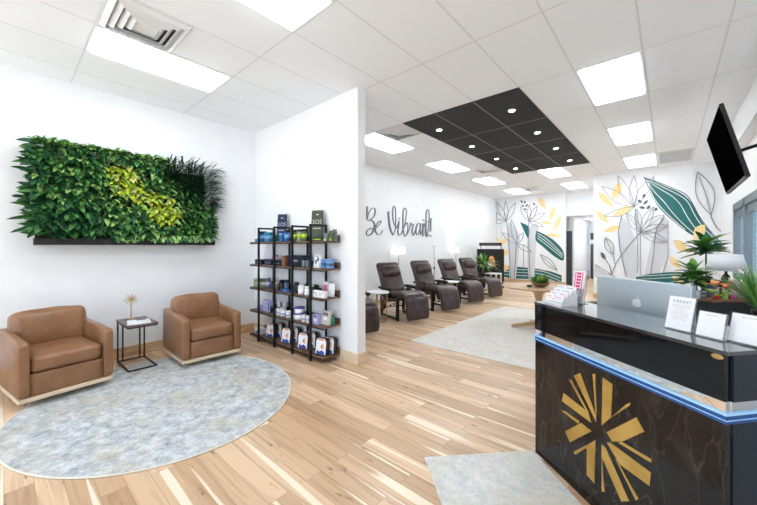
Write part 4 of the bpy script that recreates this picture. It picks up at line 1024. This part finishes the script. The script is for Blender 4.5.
tag(MB().rbox((0,0,.02),(.10,.07,.035),.015,n=6).build('black_case','black_plastic',None,(px,py,.757)),'small black case beside the succulent bowl on the round table','case')
# ------------------------------------------------------------------ reception desk
t=thing('reception_desk','angled black reception desk with gold sunburst and blue light strip','desk',tuple(DL),math.atan2(dd.y,dd.x))
# local frame of the empty: x along the front, y = outward normal is local -? (dd rotated +90deg)
ly=Vector((-dd.y,dd.x,0)); INV = 1 if ly.dot(-dn)>0 else -1    # local y points into the desk when INV=1
LW=math.hypot(2.51-1.80,.717+.164); LD=1.08
def yb(a): return a*INV
def dbox(name,x0,x1,d0,d1,z0,z1,m,bev=0.0): 
    return MB().box((x0,yb(d0),z0),(x1,yb(d1),z1),bev=bev,seg=1).build(name,m,t)
dbox('toe_kick',.03,LW-.03,.04,LD-.1,0,.0905,'black_plastic')
FP=dbox('front_panel',0,LW-.005,0,.03,.004,.800,'marble')
dbox('side_panel',LW-.03,LW,.0305,LD,.0915,.800,'slate')
dbox('left_panel',0,.03,.0305,.33,.0955,.800,'black_plastic')
dbox('mirror_band',.004,LW-.0065,.004,.03,.842,.8835,'mirror')
dbox('mirror_band_side',LW-.03,LW-.004,.0305,LD-.02,.842,.8835,'mirror')
dbox('mirror_band_left',.004,.03,.0305,.33,.842,.8835,'mirror')
for (za,zb_,mm_,nm_) in ((.8005,.813,'blue_band','blue_light_strip'),(.813,.816,'blue_line','strip_edge'),(.816,.833,'blue_band','blue_light_strip'),(.833,.8415,'blue_line','strip_edge')):
    e_=.003 if 'line' in mm_ else 0
    dbox(nm_,-e_,LW+e_,-.003-e_,.03,za+.0002,zb_,mm_)
    dbox(nm_,LW-.03,LW+e_,.0305,LD,za+.0002,zb_,mm_)
dbox('upper_panel',0,LW-.005,-.004,.026,.884,1.060,'gloss_black')
dbox('upper_side_panel',LW-.03,LW+.004,.0265,LD,.884,1.060,'slate')
dbox('upper_left_panel',0,.03,.0265,.33,.884,1.060,'gloss_black')
dbox('worktop',.035,LW-.035,.065,LD-.05,.740,.775,'black_plastic')
dbox('counter_top',-.004,LW+.008,-.008,.34,1.0605,1.077,'counter_top',.002)
dbox('counter_return',LW-.32,LW+.008,.3405,LD,1.0605,1.077,'counter_top',.002)
# sunburst (outlines read off the photograph, laid on the front plane)
def on_front(u,v):
    r=(u-378.5)/F; dirx=cP+r*sP; diry=sP-r*cP    # per unit forward
    k=(DL.x*dn.x+DL.y*dn.y)/(dirx*dn.x+diry*dn.y)
    x,y,z=dirx*k,diry*k,CZ-(v-Y0)/F*k
    return ((x-DL.x)*dd.x+(y-DL.y)*dd.y, z)
sb=[[(85,132),(103,124),(149,250),(149,265)],[(139,127),(146,127),(150,248),(147,235)],[(168,137),(196,157),(192,252),(165,275)],[(238,213),(248,210),(246,218),(193,252)],
[(180,295),(265,252),(288,293),(225,322),(195,322)],[(222,322),(308,373),(308,383),(212,325)],[(180,325),(190,325),(307,412),(303,450),(218,388)],[(205,372),(213,385),(271,487),(264,492)],
[(165,330),(176,340),(244,494),(222,495),(165,365)],[(165,360),(173,468),(165,465)],[(122,333),(147,317),(144,443),(122,418)],[(84,352),(120,333),(122,340),(88,360)],
[(60,293),(105,268),(135,292),(73,324)],[(48,232),(60,235),(100,263),(97,270)],[(55,182),(126,238),(135,268),(50,205)],[(71,143),(78,145),(127,238),(121,235)]]
for P in sb:
    Q=[on_front(545+x/2.888,330+y/2.888) for x,y in P]
    MB().prism(Q,lambda a,b_,q_:(a,-INV*(.0004+q_),b_),.0035).build('sunburst_ray','gold_paint',FP)
ex,ez=on_front(718.6,356.5)
MB().lathe([(.016,0),(.016,.003),(.013,.004)],(0,0,0),n=24,mx=Matrix.Translation((ex,-.0045*INV,ez))@Matrix.Rotation(PI/2*INV,4,'X')@Matrix.Diagonal((1.25,.62,1,1))).build('maker_plate','gold',t)
# --- things on the desk: placement in desk coordinates (along, depth)
def dpt(a,d,z): p=DL+dd*a-dn*d; return (p.x,p.y,z)
def dcoord(u,v,z):
    x,y=on_z(u,v,z); q_=Vector((x,y,0))-DL; return (q_.dot(dd), -q_.dot(dn))
FR=math.atan2(dd.y,dd.x)    # object x axis along the front
TOPZ=1.0775
def facing(): return FR
def panelmx(w): return None
# silver all-in-one computer seen from behind
t=thing('desktop_computer','large silver all-in-one computer seen from behind on the reception desk','computer',(2.748,.157,.7755),FR)
MB().rbox((0,.02*INV,.295),(.648,.035,.36+.0),.012,n=8,puff=(0,.0,0)).build('display_housing','silver',t)
o=MB().box((-.324,-.002*INV,.105),(.324,.036*INV,.475),bev=.008,seg=3).build('back_shell','silver',t)
MB().lathe([(.10,0),(.10,.008),(.03,.012)],(0,.02*INV,0),n=32,sy=.8).box((-.09,.010*INV,.008),(.09,.024*INV,.16)).build('stand','silver',t)
# fruit-shaped emblem
mb=MB(); cx_,cz_=-.0,.325
body=[]
for k in range(36):
    a=2*PI*k/36; r_=.030*(1+.06*math.cos(2*a)-.08*math.cos(a*2+PI)); x=r_*math.cos(a)*.98; z=r_*math.sin(a)*1.05
    if abs(a-PI/2)<.35: z-=.005*(1-abs(a-PI/2)/.35)
    if abs(a-3*PI/2)<.3: z+=.004*(1-abs(a-3*PI/2)/.3)
    body.append([x,z])
# bite on the right side as seen from outside
bs=1 
for p in body:
    dx,dz=p[0]-bs*.040,p[1]-.004
    q_=math.hypot(dx,dz)
    if q_<.0175: p[0]=bs*.040+dx/q_*.0175; p[1]=.004+dz/q_*.0175
P2=[(cx_+a,cz_+b_) for a,b_ in body]
from mathutils.geometry import tessellate_polygon
yy=-.0035*INV
tri=tessellate_polygon([[Vector((a,b_,0)) for a,b_ in P2]])
mb.add([(a,yy,b_) for a,b_ in P2]+[(a,-.0015*INV,b_) for a,b_ in P2],[tuple(x) for x in tri]+[(k,k+36,(k+1)%36+36,(k+1)%36) for k in range(36)])
lf_=[(cx_+.000,cz_+.036),(cx_+.004,cz_+.046),(cx_+.013,cz_+.052),(cx_+.012,cz_+.042),(cx_+.006,cz_+.036)]
mb.prism(lf_,lambda a,b_,q_:(a,yy+q_*INV,b_),.002)
mb.build('emblem','silver_light',t)
# acrylic sign holders
def desk_sign(u,v,w,h,lab,kind,dz=0):
    a,d=dcoord(u,v,TOPZ); p=dpt(a,max(.03,d),TOPZ)
    t=thing('sign_holder',lab,'sign',p,FR,'white cards in clear holders on the reception counter')
    tilt=Matrix.Translation((0,0,.004))@Matrix.Rotation(-.22*INV,4,'X')
    MB().box((-w/2-.004,0,0),(w/2+.004,.0022*INV,h+.004),mx=tilt).box((-w/2-.004,.0052*INV,0),(w/2+.004,.0072*INV,h*.98),mx=tilt).build('clear_sleeve','acrylic',t)
    MB().box((-w/2-.004,-.004*INV,0),(w/2+.004,.062*INV,.003)).build('clear_foot','acrylic',t)
    MB().box((-w/2,-.0012*INV,.003),(w/2,-.0002*INV,h),mx=tilt).build('printed_card','offwhite',t)
    bas=tilt@Matrix.Translation((0,-.0016*INV,0))@Matrix.Rotation(PI/2,4,'X') if INV==1 else tilt@Matrix.Translation((0,.0016,0))@Matrix.Rotation(PI/2,4,'X')@Matrix.Rotation(PI,4,'Y')
    sg=1
    if kind=='menu':
        text('card_text','VIBRANT',.0155,'ink',bas@Matrix.Translation((0,h*.86,0)),t,.0002,spacing=1.4)
        mb=MB(); r_=random.Random(2)
        for k in range(8):
            ww=w*r_.uniform(.24,.36); zz=h*(.74-.06*k)
            mb.box((-ww,-.0014*INV,zz),(ww,-.0020*INV,zz+.0012),mx=tilt)
        mb.box((-w*.3,-.0014*INV,h*.80),(w*.3,-.0020*INV,h*.80+.0008),mx=tilt)
        mb.build('text_lines','tile_text',t)
    else:
        mb=MB()
        mb.box((-w*.22,-.0014*INV,h*.88),(w*.22,-.0020*INV,h*.88+.0016),mx=tilt).build('text_lines','tile_text',t)
    return t
desk_sign(677,330.5,.112,.155,'tall white menu card with small heading in clear holder beside the computer','menu')
desk_sign(708.5,338.4,.098,.108,'square white card in clear holder, middle of the three','card')
desk_sign(746,345.5,.118,.118,'white card in clear holder at the right edge, rightmost of the three','card')
# business card rack at the left end
a,d=dcoord(559,306,TOPZ)
t=thing('card_rack','white stepped holder of business cards at the left end of the counter','card holder',dpt(.115,.105,TOPZ),FR)
for k in range(4):
    zz=.0+.020*k; yy0=-.060+.030*k
    MB().box((-.088,yb(yy0),0),(.088,yb(yy0+.0298),.018+zz)).build('tier','acrylic' if False else 'white',t)
    for s in (-1,1):
        mx=Matrix.Translation((s*.044,yb(yy0+.010),.018+zz+.0045))@Matrix.Rotation(-.35*INV,4,'X')
        cs=MB().box((-.040,0,0),(.040,.010*INV,.042),mx=mx).build('card_stack','offwhite',t)
        MB().box((-.03,-.0012*INV,.026),(.02,-.0002*INV,.031),mx=mx).box((-.03,-.0012*INV,.014),(.03,-.0002*INV,.017),mx=mx).build('card_print','pink' if k<2 else 'tile_text',cs)
t=thing('brochure_holder','clear brochure holder with pink and white leaflet behind the card rack','brochure holder',dpt(.10,.235,TOPZ),FR)
mx=Matrix.Translation((0,0,.004))@Matrix.Rotation(-.15*INV,4,'X')
MB().box((-.058,0,0),(.058,.003*INV,.10),mx=mx).box((-.058,.018*INV,0),(.058,.021*INV,.23),mx=mx).box((-.058,0,-.001),(.058,.05*INV,.002)).build('clear_sleeve','acrylic',t)
MB().box((-.050,.005*INV,.004),(.050,.016*INV,.222),mx=mx).build('leaflet','offwhite',t)
pk=MB()
for k in range(6): pk.box((-.020-.0,.0035*INV,.085+.022*k),(.020,.0045*INV,.101+.022*k),mx=mx)
pk.box((-.036,.0035*INV,.06),(-.028,.0045*INV,.215),mx=mx).box((.028,.0035*INV,.06),(.036,.0045*INV,.215),mx=mx)
n=20
for k in range(n):
    a_=PI+PI*k/n; a2=PI+PI*(k+1)/n
    pk.prism([(.036*math.cos(a_),.05+.035*math.sin(a_)),(.036*math.cos(a2),.05+.035*math.sin(a2)),(.028*math.cos(a2),.05+.027*math.sin(a2)),(.028*math.cos(a_),.05+.027*math.sin(a_))],lambda x,z,q_:tuple(mx@Vector((x,(.0035+q_)*INV,z))),.001)
pk.build('pink_print','magenta',t)
# grass plant at the right end of the counter
x,y=at_fw(759,1.78)
blade_plant('grass_plant','tuft of long green grass blades at the right end of the counter',(x,y,TOPZ),.03,.05,110,.34,.0035,['leaf_bright','leaf_light','leaf_mid'],'black_plastic',0,9,(.75,1.5),.18,lean=(-.08,.16,0))
# ------------------------------------------------------------------ back counter
BX=Vector((*at_fw(694,3.26),0)); bd=Vector((.778,-.628,0)).normalized(); bn=Vector((bd.y,-bd.x,0))
if bn.dot(Vector((cP,sP,0)))<0: bn=-bn      # bn points away from the camera
BR=math.atan2(bd.y,bd.x)
t=thing('back_counter','black back counter with glossy top carrying the lamp and plants','counter',tuple(BX),BR)
BI=1 if Vector((-bd.y,bd.x,0)).dot(bn)>0 else -1
LR=(-BX.y-.90+.0)/bd.y*-1 if False else ( (YR+.01)-BX.y)/bd.y
LR=LR-.78
def bbox_(name,x0,x1,d0,d1,z0,z1,m,bev=0): return MB().box((x0,BI*d0,z0),(x1,BI*d1,z1),bev=bev,seg=1).build(name,m,t)
LR=.95
Z2=.95
# the top is clipped to a quadrilateral so that it stops at the right wall
def quad(name,x0,x1l,x1r,d0,d1,z0,z1,m):
    vs=[(x0,BI*d0,z0),(x1l,BI*d0,z0),(x1r,BI*d1,z0),(x0,BI*d1,z0)]; vs+=[(a,b_,z1) for a,b_,_ in vs]
    return MB().add(vs,[(0,3,2,1),(4,5,6,7),(0,1,5,4),(1,2,6,5),(2,3,7,6),(3,0,4,7)]).build(name,m,t)
# distance to wall along x at depth d
def wallx(d): p=BX+bn*d; return ((YR+.02)-p.y)/bd.y
quad('counter_top',-.06,wallx(0),wallx(.85),0,.85,Z2-.03,Z2,'counter_top')
quad('front_panel',-.04,wallx(.02)-.01,wallx(.05)-.01,.02,.05,0,Z2-.0305,'black_plastic')
quad('left_panel',-.04,-.01,-.01,.0505,.83,0,Z2-.0305,'black_plastic')
quad('low_wall',-1.17,-.061,-.061,.02,.08,0,Z2-.005,'black_plastic')
def bpt(u,fw,z=Z2+.0006): return (*at_fw(u,fw),z)
t=thing('table_lamp','table lamp with pale tapered shade on the black back counter','lamp',bpt(726,3.72))
MB().lathe([(.07,0),(.07,.012),(.03,.02),(.045,.06),(.05,.12),(.03,.19),(.012,.21),(.012,.26)],n=24).build('lamp_base','black_plastic',t)
vs=[];fs=[];n=40
for (r_,z) in ((.170,.245),(.132,.43),(.128,.43),(.166,.245)):
    for k in range(n): vs.append((r_*math.cos(2*PI*k/n),r_*math.sin(2*PI*k/n),z))
for i in range(3):
    for k in range(n): fs.append((i*n+k,i*n+(k+1)%n,(i+1)*n+(k+1)%n,(i+1)*n+k))
for k in range(n): fs.append((3*n+k,3*n+(k+1)%n,(k+1)%n,k))
MB().add(vs,fs,None,True).build('lamp_shade','lamp_shade',t)
def rosette(lab,u,fw,vc,potm,poth,seed,n=12,L=.21,glass=False,name='rosette_plant'):
    z=Z2+.0006; x,y=at_fw(u,fw); zc=CZ-(vc-Y0)/F*fw-z
    t=thing(name,lab,'plant',(x,y,z))
    if glass: MB().lathe([(.028,0),(.032,.02),(.026,poth*.7),(.032,poth),(.028,poth),(.022,poth*.7),(.026,.02)],n=20).build('glass_vase','acrylic',t)
    else: MB().lathe([(.045,0),(.06,poth),(.05,poth),(.05,poth*.9)],n=22).build('plant_pot',potm,t)
    MB().tube([(0,0,.012 if glass else poth*.85),(0,0,zc)],.008).build('stem','leaf_dark',t)
    mb=MB(); r_=random.Random(seed)
    for lvl in (0,-.04,-.075,-.11):
        for k in range(n):
            a=2*PI*k/n+r_.uniform(-.2,.2)+lvl*9; el=r_.uniform(-.25,.7) if lvl<0 else r_.uniform(.1,1.3)
            leafgeo(mb,Vector((0,0,zc+lvl)),Vector((math.cos(a)*math.cos(el),math.sin(a)*math.cos(el),math.sin(el))),Vector((0,0,1)),L*r_.uniform(.7,1.05),.036,r_.choice(['leaf_mid','leaf_dark','leaf_bright','leaf_mid']),.12)
    mb.build('foliage',None,t,recalc=False); return t
rosette('upper leafy rosette plant in black pot left of the lamp shade',706,3.95,244,'black_plastic',.16,4,L=.27,n=14)
rosette('lower leafy rosette plant in clear glass vase behind the computer',694,3.55,272,None,.17,6,L=.23,glass=True)
# small boxes near the lamp
for (u,fw,w,h,m_,lab) in ((700,3.5,.10,.05,'offwhite','small white tray left of the lamp on the back counter'),(713.5,3.42,.07,.13,'slate2','blue grey frame standing before the lamp base'),(720,3.5,.05,.16,'black_plastic','black narrow box before the lamp base'),(731,3.42,.05,.12,'stone','stone coloured jar box right of the lamp base')):
    t=thing('counter_box',lab,'box',bpt(u,fw),BR)
    MB().box((-w/2,-.03,0),(w/2,.03,h),bev=.003,seg=1).build('carton',m_,t)
    MB().box((-w*.35,-BI*.0312,h*.3),(w*.35,-BI*.0302,h*.6)).build('label_band','white' if m_!='offwhite' else 'slate2',t)
# tropical arrangement on a driftwood tray
x,y=at_fw(727,3.05)
t=thing('flower_arrangement','tropical arrangement of orange, green and white blooms on driftwood on the back counter','flowers',(x,y,Z2+.0006),BR)
mb=MB()
for k in range(4):
    yy_=(k-1.5)*.035
    mb.tube(spline([Vector(p) for p in ((-.22,yy_,.02),(-.1,yy_+.012,.028),(.05,yy_-.01,.024),(.22,yy_,.03))],4),[.012]*13,n=7)
mb.build('driftwood','brownbox',t)
def blob(name,c,s,m_): MB().rbox(c,s,min(s)*.48,n=6).build(name,m_,t)
blob('green_pear',(-.07,-.03,.075),(.045,.04,.09),'lightgreen'); blob('pink_fruit',(-.01,-.04,.06),(.06,.04,.04),'rose'); blob('red_fruit',(-.15,-.02,.055),(.06,.04,.035),'red')
def flower(c,n_,L,w,m_,seed,el0=.2,el1=1.0,nm='blossom'):
    mb=MB(); r_=random.Random(seed)
    for k in range(n_):
        a=2*PI*k/n_+r_.uniform(-.2,.2); el=r_.uniform(el0,el1)
        leafgeo(mb,Vector(c),Vector((math.cos(a)*math.cos(el),math.sin(a)*math.cos(el),math.sin(el))),Vector((0,0,1)),L*r_.uniform(.8,1.1),w,m_,.2)
    mb.build(nm,None,t,recalc=False)
flower((-.02,0,.13),8,.12,.02,'orange',1); flower((-.10,.03,.15),6,.10,.018,'peach',2); flower((.06,-.02,.17),9,.10,.032,'white',3); flower((.16,0,.10),10,.11,.034,'offwhite',5); flower((.24,-.04,.08),9,.10,.03,'mwhite',15); flower((-.16,0,.09),7,.10,.02,'leaf_light',16); flower((.02,-.06,.11),7,.09,.022,'palepink',17)
flower((.04,-.05,.08),7,.07,.02,'cream',6); flower((-.13,-.02,.06),6,.07,.016,'leaf_lime',7); flower((.10,-.06,.05),7,.07,.018,'palepink',8)
mb=MB()
for k,(a_,b_) in enumerate((((0,0,.10),(.30,.02,.24)),((.02,0,.10),(.32,-.02,.20)),((-.02,0,.12),(.24,.05,.26)))):
    mb.tube([a_,((a_[0]+b_[0])/2,(a_[1]+b_[1])/2,(a_[2]+b_[2])/2+.02),b_],.005,n=6)
mb.build('flower_stems','leaf_light',t)
flower((.30,.02,.24),6,.07,.014,'peach',9); flower((.24,.05,.26),6,.06,.012,'white',10)
# ------------------------------------------------------------------ television on the right wall
t=thing('television','black flat television tilted down on a bracket high on the right wall','television',(5.42,-.46,2.51))
top=Vector((0,.09,.37)); bot=Vector((0,-.09,-.37)); up=(top-bot).normalized(); nr=Vector((0,up.z,-up.y)); 
if nr.y<0: nr=-nr
Mt=Matrix(((1,nr.x,up.x,0),(0,nr.y,up.y,0),(0,nr.z,up.z,0),(0,0,0,1)))  # local x = along wall, y = screen normal, z = up the screen
hw,hh=.72,.385
MB().box((-hw,-.035,-hh),(hw,-.002,hh),mx=Mt,bev=.004,seg=1).build('housing','black_plastic',t)
MB().box((-hw+.012,-.0018,-hh+.02),(hw-.012,.0005,hh-.012),mx=Mt).build('screen','screen',t)
MB().box((-hw,-.034,-hh-.003),(hw,-.004,-hh-.0002),mx=Mt).build('bottom_trim','dark_grey',t)
MB().box((-.35,-.075,-.2),(.35,-.0355,.25),mx=Mt,bev=.01,seg=1).build('rear_bulge','black_plastic',t)
MB().box((-.12,-.438,-.20),(.12,-.42,.25)).build('wall_plate','black_metal',t)
MB().tube([(0,-.42,.05),(-.1,-.28,.05),(0,-.12,.02)],.018).build('bracket_arm','black_metal',t)
# ------------------------------------------------------------------ light
w=bpy.data.worlds.new('sky'); bpy.context.scene.world=w; w.use_nodes=True
bg=w.node_tree.nodes['Background']
nt=w.node_tree; tc=nt.nodes.new('ShaderNodeTexCoord'); sp=nt.nodes.new('ShaderNodeSeparateXYZ'); rp=nt.nodes.new('ShaderNodeValToRGB')
rp.color_ramp.elements[0].position=.46; rp.color_ramp.elements[1].position=.54
rp.color_ramp.elements[0].color=(.98,.99,1.0,1); rp.color_ramp.elements[1].color=(.46,.58,.72,1)
ma=nt.nodes.new('ShaderNodeMath'); ma.operation='MULTIPLY_ADD'; ma.inputs[1].default_value=.5; ma.inputs[2].default_value=.5
nt.links.new(tc.outputs['Generated'],sp.inputs[0]); nt.links.new(sp.outputs['Z'],ma.inputs[0]); nt.links.new(ma.outputs[0],rp.inputs[0]); nt.links.new(rp.outputs[0],bg.inputs['Color'])
bg.inputs['Strength'].default_value=5.6
for a,b_ in wins:
    l=bpy.data.lights.new('window_portal','AREA'); l.shape='RECTANGLE'; l.size=b_-a; l.size_y=3.0; l.cycles.is_portal=True
    o=bpy.data.objects.new('window_portal',l); C.objects.link(o); o.location=(XR-.14,(a+b_)/2,1.6); o.rotation_euler=(PI/2,0,-PI/2)
# ------------------------------------------------------------------ camera
cam=bpy.data.cameras.new('camera'); co=bpy.data.objects.new('camera',cam); C.objects.link(co)
cam.sensor_width=36; cam.lens=F/757*36; cam.clip_start=.05
cam.shift_y=-(252.5-Y0)/757
co.location=(0,0,CZ); co.rotation_euler=(PI/2,0,math.atan2(sP,cP)-PI/2)
S=bpy.context.scene; S.camera=co
S.view_settings.view_transform='Standard'; S.view_settings.look='None'; S.view_settings.gamma=1; S.view_settings.use_curve_mapping=False
S.view_settings.exposure=0.25
S.cycles.max_bounces=10; S.cycles.diffuse_bounces=6
